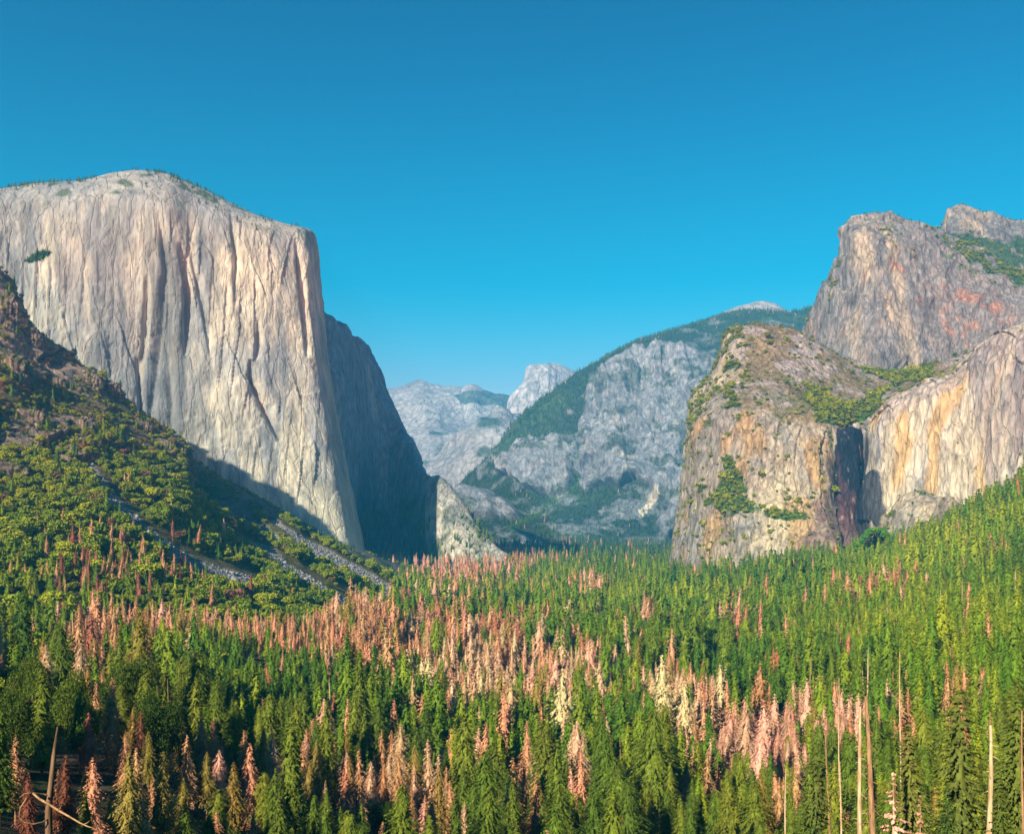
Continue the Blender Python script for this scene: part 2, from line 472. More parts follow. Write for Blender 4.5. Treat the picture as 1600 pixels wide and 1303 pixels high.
c = mixc(c, np.array((.38, .28, .23)), .5 * inpoly(px + 22 * fbm(P0, 90, 3, 2, 67), py + 22 * fbm(P0, 90, 3, 2, 68), [(90, 350), (170, 340), (210, 420), (200, 560), (160, 600), (110, 520), (80, 430)]) * np.clip(.6 + fbm(P0, 25, 4, 3, 69), 0, 1))
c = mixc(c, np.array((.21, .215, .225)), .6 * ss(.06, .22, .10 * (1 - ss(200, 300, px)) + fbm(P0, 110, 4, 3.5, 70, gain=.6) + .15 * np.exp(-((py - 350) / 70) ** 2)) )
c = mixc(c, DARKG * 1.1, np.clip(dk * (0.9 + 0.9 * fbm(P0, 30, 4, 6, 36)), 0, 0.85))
c = mixc(c, GREY * 0.9, 0.75 * (1 - topm))
c = mixc(c, GREY * 0.75, 0.55 * ss(0.1, 0.5, fbm(P0, 70, 3, 7, 37)) * ss(200, 300, px))
bench = inpoly(px, py, [(38, 408), (60, 392), (82, 394), (70, 405), (50, 412)])
c = mixc(c, VEG, bench)
tv = ss(0.15, 0.35, fbm(P0, 40, 3, 1, 38) + 0.25 * ss(240, 300, px) - 0.1) * (1 - ss(300, 345, py - 0.25 * np.clip(px - 300, 0, 400)))
c = mixc(c, VEG * 1.2, 0.7 * tv)
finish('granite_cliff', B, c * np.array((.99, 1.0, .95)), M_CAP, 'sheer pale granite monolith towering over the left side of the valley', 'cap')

# ---- its shaded eastern walls, and the sunlit buttress at their foot
rim = [(400, 420, 3500), (470, 440, 3250), (502, 488, 3230), (528, 508, 3450), (558, 533, 3750), (590, 574, 3980), (608, 618, 4000), (624, 655, 3900), (645, 700, 3650), (660, 735, 3400), (670, 746, 3270),
       (682, 746, 3230), (700, 762, 3200), (718, 785, 3170), (738, 812, 3130), (760, 842, 3090), (805, 880, 3070)]
midr = [(400, 600, 3300), (470, 600, 3060), (520, 610, 3080), (542, 620, 3300), (566, 640, 3600), (592, 670, 3780), (608, 705, 3800), (624, 730, 3700), (640, 765, 3500), (655, 785, 3330), (668, 790, 3190),
        (684, 785, 3160), (702, 795, 3130), (720, 808, 3110), (740, 826, 3090), (762, 848, 3075), (805, 884, 3050)]
rim = [(x, y, d - 215) for x, y, d in rim]
midr = [(x, y, d - 215) for x, y, d in midr]
base = [(x, max(872, y + 70), d - 90) for x, y, d in midr]
base2 = [(x, y + 60, d - 30) for x, y, d in base]
rows = [back(rim, 700, 50), back(rim, 120, 8), rim, midr, base, base2]
B = orient(loft(rows, 420, 360))
P0 = B.copy(); px, py = proj(B)
amt = 24 * fbm(B, 200, 4, 3, 41, ridged=True) + 10 * fbm(B, 50, 4, 4, 42, ridged=True)
amt *= np.where(px > 655, 0.55, 1)
B, n = displace(B, amt * ss(0, 0.25, np.linspace(0, 1, B.shape[0]))[:, None])
c = granite(P0, 5, grey=0.5, warm=-0.1, pink=-0.1, dark=0.2)
c = c * np.where((px < 664)[..., None], np.array((.66, .95, 1.2)), np.array((1.05, 1.0, .9)))  # blue of the shade tinted into the walls, sun warmth into the buttress
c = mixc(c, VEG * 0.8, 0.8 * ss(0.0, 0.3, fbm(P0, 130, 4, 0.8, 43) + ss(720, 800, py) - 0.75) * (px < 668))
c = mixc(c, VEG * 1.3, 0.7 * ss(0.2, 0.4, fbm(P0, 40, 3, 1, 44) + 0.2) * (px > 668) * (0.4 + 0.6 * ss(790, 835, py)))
c = mixc(c, CREAM, 0.6 * (px > 668) * ss(-0.2, 0.3, fbm(P0, 60, 3, 2, 45)))
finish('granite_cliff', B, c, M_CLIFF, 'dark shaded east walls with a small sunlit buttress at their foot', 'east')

# ---- far pale mountains at the valley head
rim = [(480, 640, 14500), (560, 622, 14500), (600, 611, 14500), (625, 606, 14400), (655, 596, 14300), (678, 601, 14200), (700, 605, 14100), (722, 606, 14000), (736, 600, 13900), (752, 608, 13900),
       (775, 614, 13900), (800, 616, 13900), (840, 640, 13900), (900, 660, 13900), (980, 670, 13900)]
r2 = [(x + 8, y + 62, d - 1500) for x, y, d in rim]
r3 = [(x + 30, y + 120, d - 2600) for x, y, d in rim]
r4 = [(x + 40, 800, d - 3300) for x, y, d in rim]
r5 = [(x + 40, 850, d - 3500) for x, y, d in rim]
B = orient(loft([back(rim, 1500, 25), rim, r2, r3, r4, r5], 420, 260))
P0 = B.copy(); px, py = proj(B)
amt = 150 * fbm(B, 1500, 5, 1.0, 51, ridged=True, lean=0.8) + 50 * fbm(B, 350, 4, 1.2, 52, ridged=True)
B, n = displace(B, amt * ss(0.12, 0.4, np.linspace(0, 1, B.shape[0]))[:, None])
c = np.zeros(B.shape) + WHITE * 0.8
c = mixc(c, GREY * .9, 0.75 * ss(0, 0.5, fbm(P0, 700, 4, 1, 53, lean=0.8)))
vg = inpoly(px + 6 * fbm(P0, 300, 3, 1, 54), py + 5 * fbm(P0, 300, 3, 1, 55), [(715, 622), (750, 612), (800, 614), (860, 640), (830, 660), (790, 640), (760, 634), (725, 634)])
vg = np.maximum(vg, ss(0.15, 0.35, fbm(P0, 420, 4, 0.6, 56) + 0.35 * ss(640, 720, py) - 0.12) * ss(612, 640, py))
c = mixc(c, np.array((0.06, 0.10, 0.05)), 0.8 * vg)
finish('mountain_range', B, c, M_FAR, 'pale hazy granite mountains at the far head of the valley', 'far')

rim = [(620, 800, 9600), (655, 762, 9600), (680, 728, 9600), (700, 700, 9550), (722, 676, 9500), (745, 664, 9500), (765, 655, 9500), (785, 640, 9600), (800, 645, 9700), (830, 650, 9800), (900, 660, 9800)]
r2 = [(x + 12, y * .6 + 300, d - 500) for x, y, d in rim]
r3 = [(x + 20, y * .15 + 690, d - 800) for x, y, d in rim]
B = orient(loft([back(rim, 900, 60), rim, r2, r3, [(x, 860, d - 200) for x, y, d in r3]], 260, 200))
P0 = B.copy(); px, py = proj(B)
amt = 110 * fbm(B, 800, 5, 1.2, 61, ridged=True, lean=0.6) + 40 * fbm(B, 200, 3, 1.6, 62, ridged=True)
B, n = displace(B, amt * ss(0.2, 0.45, np.linspace(0, 1, B.shape[0]))[:, None])
c = np.zeros(B.shape) + WHITE * 0.72
c = mixc(c, GREY, 0.7 * ss(-0.1, 0.4, fbm(P0, 400, 4, 2, 63)))
c = mixc(c, np.array((0.05, 0.09, 0.03)), 0.85 * ss(0.0, 0.25, fbm(P0, 300, 4, 0.7, 64) - 0.02 - 0.6 * inpoly(px, py, [(712, 760), (705, 720), (722, 688), (745, 680), (742, 712), (730, 750)])))
finish('rocky_mountain', B, c, M_FAR, 'hazy brush-covered granite spur below the far split dome', 'spur')

# ---- the split dome
rim = [(740, 720, 11600), (770, 690, 11500), (788, 660, 11400), (797, 622, 11350), (808, 608, 11350), (818, 594, 11400), (823, 574, 11450), (832, 569, 11500), (850, 568, 11600), (868, 568, 11700), (885, 574, 11800),
       (902, 584, 11900), (925, 602, 12000), (960, 630, 12000), (1000, 660, 12000)]
brow = [(740, 730, 11500), (772, 700, 11380), (790, 668, 11260), (800, 640, 11200), (812, 626, 11170), (824, 612, 11180), (838, 590, 11200), (850, 580, 11260), (866, 574, 11420), (880, 580, 11500), (894, 586, 11600),
        (910, 600, 11700), (930, 615, 11850), (962, 640, 11900), (1000, 670, 11900)]
midr = [(740, 745, 11400), (776, 730, 11250), (796, 700, 11130), (808, 680, 11080), (822, 665, 11050), (836, 655, 11060), (848, 640, 11100), (858, 625, 11180), (872, 605, 11330), (888, 610, 11430), (903, 615, 11500),
        (920, 630, 11600), (940, 640, 11750), (966, 660, 11800), (1000, 690, 11800)]
base = [(x, 790, d - 250) for x, y, d in midr]
B = orient(loft([back(rim, 700, 60), rim, brow, midr, base], 300, 220))
P0 = B.copy(); px, py = proj(B)
amt = 55 * fbm(B, 350, 4, 3, 71, ridged=True) * (px < 868) + 12 * fbm(B, 200, 4, 2, 72)
B, n = displace(B, amt * ss(0.3, 0.45, np.linspace(0, 1, B.shape[0]))[:, None])
c = np.zeros(B.shape) + WHITE * 1.0
c = mixc(c, GREY * 0.9, 0.7 * ss(-0.1, 0.4, fbm(P0, 110, 4, 5, 73)) * (px < 862))
c = mixc(c, np.array((0.06, 0.10, 0.04)), 0.7 * ss(640, 690, py + 25 * fbm(P0, 200, 3, 1, 74)))
finish('granite_dome', B, c, M_FAR, 'pale split granite dome with a sheer left face in the far haze', 'dome')

# ---- small bald dome on the skyline to the right
rim = [(1060, 520, 9000), (1100, 503, 9000), (1122, 492, 9000), (1145, 482, 9000), (1166, 475, 9000), (1188, 470, 9000), (1210, 474, 9000), (1228, 484, 9000), (1250, 492, 9000), (1290, 500, 9000), (1330, 510, 9000)]
r2 = [(x + 3, y + 14, d - 260) for x, y, d in rim]
r3 = [(x, y + 60, d - 600) for x, y, d in rim]
B = orient(loft([back(rim, 900, 30), rim, r2, r3, [(x, 700, d - 900) for x, y, d in rim]], 160, 100))
P0 = B.copy(); px, py = proj(B)
B, n = displace(B, 18 * fbm(B, 260, 4, 1, 76))
c = np.zeros(B.shape) + WHITE * 0.72
c = mixc(c, GREY, 0.5 * ss(0, 0.4, fbm(P0, 200, 4, 1.5, 77)))
c = mixc(c, np.array((0.04, 0.08, 0.03)), ss(494, 502, py + 8 * fbm(P0, 150, 3, 1, 78)))
finish('bald_dome', B, c, M_FAR, 'small bald granite dome rounded above the forested skyline', 'bald')

# ---- long forested ridge rising to the right, mid distance
cr = [(620, 850, 6500), (700, 775, 6300), (722, 757, 6300), (748, 733, 6300), (780, 702, 6350), (812, 662, 6400), (840, 636, 6450), (880, 607, 6500), (920, 580, 6600), (960, 553, 6700), (1000, 536, 6800), (1045, 521, 6900),
      (1090, 506, 7000), (1130, 496, 7100), (1175, 490, 7100), (1230, 488, 7000), (1285, 478, 6900), (1350, 470, 6800), (1500, 460, 6700)]
cr = [(x, y, d + 700) for x, y, d in cr]
m1 = [(x + 5, y + (HY + 15 - y) * .30, 7000 - 300 * k / 18) for k, (x, y, d) in enumerate(cr)]
m2 = [(x + 5, y + (HY + 15 - y) *   .66, 6400 - 250 * k / 18) for k, (x, y, d) in enumerate(cr)]
m3 = [(x + 5, 832, 5850 - 350 * k / 18) for k, (x, y, d) in enumerate(cr)]
m4 = [(x, 870, d - 300) for x, y, d in m3]
B = orient(loft([back(cr, 1500, 60), back(cr, 350, 8), cr, m1, m2, m3, m4], 720, 420))
P0 = B.copy(); px, py = proj(B)
wx = px + 26 * fbm(P0, 170, 5, 1, 81, gain=.6); wy = py + 22 * fbm(P0, 170, 5, 1, 82, gain=.6)
cliffs = [[(940, 640), (940, 585), (962, 566), (1000, 552), (1035, 543), (1060, 556), (1085, 548), (1120, 572), (1150, 560), (1150, 840), (1035, 835), (1040, 790), (1000, 745), (960, 762), (915, 772), (905, 740), (928, 690)],
          [(800, 738), (812, 700), (840, 690), (880, 682), (915, 690), (905, 735), (880, 760), (850, 770), (820, 755)],
          [(718, 770), (745, 765), (800, 790), (800, 805), (745, 818), (715, 800)], [(905, 690), (925, 615), (940, 600), (935, 690)]]
cm = np.zeros(px.shape, np.float32)
for q in cliffs:
    cm = np.maximum(cm, inpoly(wx, wy, q))
k_ = cm.copy()
for _ in range(4):
    k_[1:-1, 1:-1] = (k_[1:-1, 1:-1] + k_[:-2, 1:-1] + k_[2:, 1:-1] + k_[1:-1, :-2] + k_[1:-1, 2:]) / 5
amt = 70 * fbm(B, 700, 4, 1.2, 83, ridged=True) + 80 * k_ + k_ * (80 * fbm(B, 300, 4, 4, 84, ridged=True) + 32 * fbm(B, 80, 3, 3, 85, ridged=True)) + 10 * fbm(B, 60, 3, 1, 86)
w = (B[..., 0] + .2 * B[..., 2]) / 190 + .9 * fbm(B, 500, 3, 2, 92)
amt += k_ * ((w - np.floor(w)) - .5) * 55
# gullies between the buttresses
for pts, wd, dep in [(((985, 590), (990, 620), (980, 680)), 5, 45), (((1035, 590), (1065, 610), (1095, 650), (1075, 740)), 6, 50), (((915, 690), (935, 720), (880, 760), (800, 815)), 9, 45), (((1130, 570), (1090, 650), (1040, 800)), 8, 40)]:
    dd, al = seg_dist(px, py, pts); amt -= dep * np.exp(-(dd / wd) ** 2)
B, n = displace(B, amt * ss(0.18, 0.36, np.linspace(0, 1, B.shape[0]))[:, None])
c = granite(P0, 8, grey=0.9, warm=-0.4, pink=0.0, dark=0.3, size=1.8) * 1.0
c = mixc(c, WHITE * 0.85, 0.4 * ss(0.15, 0.4, fbm(P0, 60, 4, 2, 87)))
vegr = np.clip(1 - k_ * 1.4, 0, 1)
ledge = ss(0.12, 0.3, fbm(P0, 90, 4, 0.8, 88)) * k_
bare = ss(0.10, 0.34, fbm(P0, 130, 5, 1.3, 89, gain=.6) + .12 * ss(640, 740, py)) * 0.9
gc = np.zeros(B.shape) + np.array((0.050, 0.075, 0.038))
gc = mixc(gc, np.array((0.07, 0.11, 0.035)), ss(-0.1, 0.5, fbm(P0, 300, 3, 1, 90)))
gc = mixc(gc, np.array((0.10, 0.20, 0.03)), np.exp(-(seg_dist(px, py, ((925, 708), (900, 745), (870, 775), (800, 820)))[0] / 9) ** 2))
c = mixc(c, gc, np.clip(np.maximum(vegr * (1 - bare * 0.7), ledge * 0.6), 0, 1))
rk = inpoly(wx, wy, [(1030, 768), (1035, 772), (1015, 795), (1004, 803), (1008, 790), (1020, 775)])
c = mixc(c, CREAM, rk)
finish('forested_ridge', B, c, M_MID, 'long hazy ridge of grey cliffs and forest rising to the right in mid distance', 'ridge')
RIDGE_VEG = np.clip(vegr * (1 - bare), 0, 1) + 0.35 * ledge

# ---- upper massif on the right, with red stains
rim = [(1150, 640, 3500), (1215, 590, 3350), (1255, 512, 3300), (1266, 480, 3280), (1286, 440, 3250), (1304, 410, 3230), (1314, 385, 3230), (1316, 362, 3230), (1330, 346, 3240), (1356, 337, 3260), (1382, 337, 3280), (1410, 343, 3300),
       (1440, 351, 3320), (1470, 362, 3350), (1500, 378, 3350), (1545, 398, 3350), (1600, 425, 3300), (1700, 470, 3200), (1900, 540, 3000)]
brow = [(1150, 660, 3450), (1218, 610, 3290), (1260, 540, 3220), (1273, 510, 3190), (1293, 470, 3150), (1312, 440, 3120), (1324, 410, 3100), (1330, 385, 3090), (1345, 368, 3090), (1370, 360, 3100), (1398, 362, 3120), (1425, 370, 3150),
        (1452, 380, 3180), (1482, 395, 3200), (1512, 412, 3200), (1552, 435, 3180), (1606, 462, 3120), (1700, 505, 3020), (1900, 575, 2850)]
midr = [(1150, 690, 3400), (1218, 640, 3200), (1262, 580, 3110), (1282, 555, 3060), (1306, 530, 3010), (1330, 510, 2980), (1350, 490, 2970), (1368, 480, 2970), (1385, 470, 2980), (1405, 465, 3000), (1430, 465, 3030), (1455, 468, 3050),
        (1480, 475, 3060), (1510, 485, 3060), (1540, 495, 3050), (1575, 510, 3020), (1625, 530, 2950), (1700, 560, 2850), (1900, 620, 2700)]
base = [(x, y + 120 - 0.03 * (x - 1150), d - 90) for x, y, d in midr]
base2 = [(x, y + 120, d - 60) for x, y, d in base]
B = orient(loft([back(rim, 900, 50), back(rim, 180, 6), rim, brow, midr, base, base2], 620, 560))
P0 = B.copy(); px, py = proj(B)
amt = 34 * fbm(B, 260, 4, 2.6, 101, ridged=True, lean=-0.5) + 16 * fbm(B, 70, 4, 3, 102, ridged=True, lean=-0.4) + 6 * fbm(B, 22, 3, 2, 103)
w = (B[..., 0] + 0.45 * B[..., 2]) / 70 + 0.9 * fbm(B, 200, 3, 2, 104)
amt += ((w - np.floor(w)) - 0.5) * 13 - 18
B, n = displace(B, amt * ss(0.2, 0.5, np.linspace(0, 1, B.shape[0]))[:, None])
c = granite(P0, 12, grey=0.6, warm=0.10, pink=0.45, dark=0.25)
c = mixc(c, WHITE * 0.7, 0.3 * ss(1290, 1340, px) * (1 - ss(1380, 1460, px)) * ss(400, 450, py) * ss(-0.2, 0.3, fbm(P0, 30, 3, 8, 105)))
c = mixc(c, OCH, 0.8 * ss(0.0, 0.3, fbm(P0, 70, 3, 3, 106)) * inpoly(px, py, [(1255, 520), (1270, 470), (1295, 425), (1305, 440), (1290, 490), (1262, 540)]))
wx = px + 9 * fbm(P0, 60, 4, 1, 107); wy = py + 7 * fbm(P0, 60, 4, 1, 108)
rust = np.zeros(px.shape, np.float32)
for q, s_ in [([(1496, 448), (1520, 446), (1545, 460), (1572, 476), (1560, 484), (1530, 472), (1500, 470)], 1.0), ([(1405, 412), (1425, 425), (1422, 412), (1400, 400)], .8), ([(1428, 462), (1450, 470), (1465, 485), (1445, 485)], .6),
              ([(1485, 505), (1510, 510), (1535, 490), (1525, 520), (1500, 530), (1480, 520)], .6), ([(1488, 422), (1515, 435), (1510, 442), (1490, 432)], .6), ([(1440, 445), (1460, 442), (1455, 452), (1440, 452)], .5),
              ([(1375, 400), (1400, 406), (1425, 430), (1418, 432)], .5), ([(1470, 440), (1540, 440), (1590, 480), (1600, 510), (1520, 545), (1470, 525), (1440, 490)], .42)]:
    rust = np.maximum(rust, inpoly(wx + 5 * fbm(P0, 14, 3, 1, 112), wy, q) * s_)
rust = ss(.25, .8, rust * (0.7 + 1.7 * fbm(P0, 28, 4, 1.5, 109, gain=.65)))
c = c * 0.70 * np.array((1.04, .98, .92))
c = mixc(c, np.array((.44, .20, .11)), rust * .75)
gv = inpoly(wx, wy, [(1497, 362), (1530, 375), (1570, 385), (1650, 400), (1650, 445), (1590, 440), (1550, 425), (1510, 410), (1495, 385)]) * ss(-0.35, 0.1, fbm(P0, 50, 3, 1, 110))
tv = ss(0.1, 0.3, fbm(P0, 35, 4, 0.8, 111) - 0.08) * (1 - ss(20, 60, py - np.interp(px, [r[0] for r in rim], [r[1] for r in rim])))
c = mixc(c, VEG * 1.4, np.clip(gv + tv * 0.8, 0, 1))
finish('granite_peak', B, c, M_CLIFF, 'high grey-pink rock massif with rust red stains at the upper right', 'cath')
CATH_VEG = gv + 0.6 * tv

# ---- peak behind it at the right edge
rim = [(1440, 470, 4000), (1474, 400, 3950), (1478, 345, 3900), (1481, 326, 3900), (1492, 322, 3900), (1512, 327, 3900), (1535, 330, 3900), (1560, 336, 3900), (1585, 344, 3900), (1610, 352, 3900), (1700, 380, 3900), (1850, 440, 3900)]
r2 = [(1440, 480, 3950), (1474, 420, 3880), (1480, 380, 3800), (1484, 360, 3780), (1496, 355, 3770), (1514, 355, 3780), (1537, 358, 3790), (1562, 362, 3800), (1588, 368, 3800), (1612, 376, 3800), (1700, 405, 3800), (1850, 465, 3800)]
r3 = [(x, y + 70, d - 180) for x, y, d in r2]
B = orient(loft([back(rim, 800, 60), back(rim, 150, 6), rim, r2, r3, [(x, y + 60, d) for x, y, d in r3]], 300, 200))
P0 = B.copy(); px, py = proj(B)
B, n = displace(B, (36 * fbm(B, 120, 5, 2, 121, ridged=True, gain=.6) + 16 * fbm(B, 40, 4, 2, 122)) * ss(0.15, 0.4, np.linspace(0, 1, B.shape[0]))[:, None])
c = granite(P0, 15, grey=0.6, warm=0.1, pink=0.3, dark=0.4) * np.array((.78, .72, .66))
vv = ss(0.0, 0.25, fbm(P0, 70, 4, 0.7, 123) + 0.5 * ss(355, 385, py) - 0.15)
c = mixc(c, VEG * 1.3, 0.9 * vv)
finish('granite_peak', B, c, M_CLIFF, 'broken rocky peak with green brush at the far right skyline', 'peak')
PEAK_VEG = vv

# ---- lower buttress with its brushy bench and the cliff below, left of the waterfall
rim = [(1120, 760, 3300), (1082, 640, 3000), (1088, 618, 2900), (1112, 590, 2850), (1126, 562, 2800), (1138, 528, 2780), (1152, 512, 2780), (1185, 511, 2780), (1220, 515, 2780), (1255, 526, 2790), (1290, 545, 2800), (1325, 566, 2820),
       (1370, 585, 2820), (1420, 585, 2800), (1470, 570, 2750), (1560, 540, 2700)]
bench = [(1110, 780, 3250), (1078, 690, 2900), (1082, 660, 2760), (1102, 625, 2690), (1122, 600, 2640), (1140, 580, 2620), (1160, 572, 2610), (1190, 575, 2600), (1222, 580, 2590), (1255, 590, 2580), (1290, 600, 2580), (1325, 608, 2600),
         (1368, 612, 2620), (1410, 606, 2620), (1460, 595, 2600), (1560, 560, 2550)]
lip = [(1105, 800, 3200), (1074, 730, 2800), (1078, 700, 2620), (1092, 665, 2520), (1112, 640, 2460), (1136, 632, 2420), (1160, 636, 2390), (1192, 643, 2360), (1222, 652, 2340), (1254, 658, 2325), (1284, 664, 2320), (1306, 668, 2350),
       (1330, 668, 2440), (1370, 645, 2450), (1440, 620, 2430), (1560, 590, 2350)]
cl = [(1100, 830, 3150), (1066, 790, 2750), (1069, 780, 2560), (1080, 765, 2440), (1100, 758, 2370), (1130, 755, 2330), (1160, 758, 2290), (1192, 760, 2265), (1222, 762, 2250), (1252, 765, 2240), (1280, 768, 2240), (1300, 770, 2275),
      (1328, 770, 2400), (1370, 760, 2410), (1440, 740, 2400), (1560, 700, 2320)]
ft = [(1095, 880, 3100), (1055, 862, 2700), (1058, 866, 2500), (1075, 872, 2350), (1098, 872, 2280), (1130, 874, 2230), (1160, 876, 2195), (1192, 878, 2170), (1222, 878, 2150), (1252, 876, 2135), (1282, 870, 2130), (1304, 865, 2170),
      (1330, 860, 2300), (1370, 860, 2350), (1440, 850, 2350), (1560, 830, 2280)]
rows = [back(rim, 600, 60), back(rim, 100, 5), rim, bench, lip, cl, ft, [(x, y + 50, d - 20) for x, y, d in ft]]
B = orient(loft(rows, 620, 620))
P0 = B.copy(); px, py = proj(B)
lipy = np.interp(px, [q[0] for q in lip[1:]], [q[1] for q in lip[1:]])
isface = ss(-2, 12, py - lipy)
amt = (0.5 + 0.5 * isface) * (24 * fbm(B, 180, 4, 3, 131, ridged=True) + 12 * fbm(B, 50, 4, 4, 132, ridged=True)) + 6 * fbm(B, 20, 4, 1.5, 133)
w = (B[..., 0] - 0.25 * B[..., 2]) / 48 + 0.9 * fbm(B, 150, 3, 3, 134)
amt += isface * ((w - np.floor(w)) - 0.5) * 9
# sloping ramps that cross the face
for pts, wd, dep in [(((1100, 770), (1135, 755), (1170, 730), (1200, 790), (1260, 810)), 16, 12), (((1090, 800), (1140, 790), (1180, 850)), 14, 10)]:
    dd, al = seg_dist(px, py, pts); amt += dep * np.exp(-(dd / wd) ** 2)
B, n = displace(B, amt * ss(0.08, 0.2, np.linspace(0, 1, B.shape[0]))[:, None])
c = granite(P0, 17, grey=0.35, warm=0.45, pink=0.35, dark=0.05)
c = mixc(c, CREAM, 0.45 * isface * ss(1180, 1260, px) * ss(-0.3, 0.2, fbm(P0, 40, 3, 6, 135)))
c = mixc(c, OCH, 0.6 * isface * ss(0.08, 0.36, fbm(P0, 60, 3, 4, 136)))
bc = np.zeros(B.shape) + BRUSH
bc = mixc(bc, PINKG * 1.05, ss(-0.1, 0.3, fbm(P0, 50, 4, 1, 137)))
bc = mixc(bc, np.array((0.17, 0.17, 0.05)), ss(0.0, 0.35, fbm(P0, 40, 4, 1, 138)) * 0.8 * ss(570, 620, py))
c = c * .84 * np.array((1.06, .98, .82))
c = mixc(c, bc * .9, (1 - isface) * ss(1130, 1175, px) * 0.9)
wx = px + 10 * fbm(P0, 50, 4, 1, 139); wy = py + 8 * fbm(P0, 50, 4, 1, 140)
gv = np.zeros(px.shape, np.float32)
for q in [[(1252, 600), (1275, 605), (1300, 625), (1340, 632), (1370, 615), (1395, 605), (1380, 625), (1355, 655), (1310, 668), (1275, 658)], [(1345, 578), (1380, 560), (1430, 560), (1470, 565), (1450, 590), (1400, 608), (1370, 590)]]:
    gv = np.maximum(gv, inpoly(wx, wy, q))
for q in [[(1092, 770), (1110, 745), (1140, 735), (1165, 745), (1175, 770), (1140, 775), (1100, 790)], [(1118, 785), (1150, 770), (1200, 790), (1250, 805), (1255, 815), (1200, 808), (1160, 800), (1140, 820), (1125, 810)], [(1130, 710), (1150, 715), (1155, 735), (1135, 735)]]:
    gv = np.maximum(gv, inpoly(wx, wy, q) * ss(-0.3, 0.1, fbm(P0, 30, 3, 1, 141)))
gv = np.maximum(gv, ss(0.12, 0.25, fbm(P0, 28, 4, 0.8, 142) - 0.05) * (1 - ss(1150, 1190, px)) * (1 - ss(640, 700, py)))
c = mixc(c, VEG * 1.5, gv)
sc_ = inpoly(wx, wy, [(1262, 790), (1300, 760), (1350, 770), (1345, 880), (1240, 880), (1245, 840), (1268, 820)])
c = mixc(c, np.array((0.22, 0.13, 0.11)), 0.85 * sc_ * np.clip(0.8 + fbm(P0, 15, 3, 2, 143), 0, 1))
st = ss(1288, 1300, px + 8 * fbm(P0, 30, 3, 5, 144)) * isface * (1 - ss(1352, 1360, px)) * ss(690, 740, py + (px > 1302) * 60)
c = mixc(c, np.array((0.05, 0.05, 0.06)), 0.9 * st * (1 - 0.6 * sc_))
finish('granite_cliff', B, c, M_CLIFF, 'tan granite buttress with a brushy bench left of the dark waterfall streak', 'low')
LOW_VEG = gv

# ---- dark wet streak of the waterfall, its colour also holding the notch's shade
ra = [(1296, 676, 2400), (1304, 671, 2345), (1316, 669, 2330), (1330, 668, 2330), (1340, 671, 2345), (1350, 676, 2400)]
rb = [(1294, 760, 2380), (1303, 750, 2305), (1315, 750, 2285), (1330, 750, 2285), (1342, 750, 2305), (1352, 760, 2380)]
rc = [(1280, 870, 2330), (1296, 862, 2240), (1312, 862, 2215), (1330, 862, 2215), (1346, 862, 2240), (1360, 870, 2330)]
B = orient(loft([back(ra, 90, 4), ra, rb, rc], 120, 260))
P0 = B.copy(); px, py = proj(B)
B, n = displace(B, (10 * fbm(B, 40, 4, 4, 151, ridged=True) + 5 * fbm(B, 14, 3, 3, 152)) * ss(0.15, 0.3, np.linspace(0, 1, B.shape[0]))[:, None])
c = np.zeros(B.shape) + np.array((0.12, 0.055, 0.055))
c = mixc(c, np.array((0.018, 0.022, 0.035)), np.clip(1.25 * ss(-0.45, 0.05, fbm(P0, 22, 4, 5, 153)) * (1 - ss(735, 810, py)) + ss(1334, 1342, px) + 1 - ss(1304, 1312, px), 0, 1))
c = mixc(c, np.array((0.33, 0.22, 0.18)), 0.7 * ss(0.25, 0.45, fbm(P0, 9, 3, 9, 154)))
c = mixc(c, np.array((0.30, 0.19, 0.15)), 0.7 * ss(800, 850, py + 14 * fbm(P0, 20, 3, 1, 155)))
finish('waterfall_rock', B, c, M_CLIFF, 'dark wet and shaded waterfall streak of purple brown rock in its notch', 'fall')

# ---- wall right of the waterfall
rim = [(1348, 690, 2550), (1342, 674, 2400), (1350, 664, 2290), (1368, 646, 2240), (1385, 625, 2220), (1402, 612, 2200), (1420, 603, 2180), (1450, 588, 2150), (1480, 583, 2120), (1498, 562, 2100), (1520, 540, 2070), (1548, 520, 2040), (1580, 508, 2000),
       (1610, 495, 1970), (1700, 470, 1880), (1900, 420, 1700)]
br = [(1350, 705, 2520), (1345, 692, 2370), (1353, 684, 2250), (1371, 668, 2195), (1388, 648, 2170), (1405, 636, 2150), (1424, 628, 2130), (1453, 616, 2095), (1484, 608, 2065), (1503, 590, 2045), (1525, 570, 2015), (1553, 550, 1985), (1585, 540, 1950),
      (1615, 530, 1915), (1706, 505, 1830), (1905, 460, 1650)]
ft = [(1352, 860, 2480), (1346, 860, 2330), (1354, 862, 2210), (1372, 862, 2150), (1390, 862, 2125), (1408, 860, 2100), (1428, 858, 2080), (1458, 852, 2050), (1490, 845, 2015), (1510, 838, 1990), (1532, 830, 1960), (1560, 820, 1930), (1592, 810, 1900),
      (1622, 800, 1870), (1712, 780, 1790), (1910, 760, 1600)]
B = orient(loft([back(rim, 700, 60), back(rim, 120, 5), rim, br, ft, [(x, y + 40, d - 10) for x, y, d in ft]], 480, 460))
P0 = B.copy(); px, py = proj(B)
amt = 20 * fbm(B, 160, 4, 3.5, 161, ridged=True) + 8 * fbm(B, 45, 4, 5, 162, ridged=True) + 3 * fbm(B, 15, 3, 2, 163)
w = B[..., 0] / 60 + 0.8 * fbm(B, 150, 3, 3, 164)
amt += ((w - np.floor(w)) - 0.5) * 8
dd, al = seg_dist(px, py, ((1362, 800), (1364, 765), (1372, 745), (1382, 765), (1384, 800)))
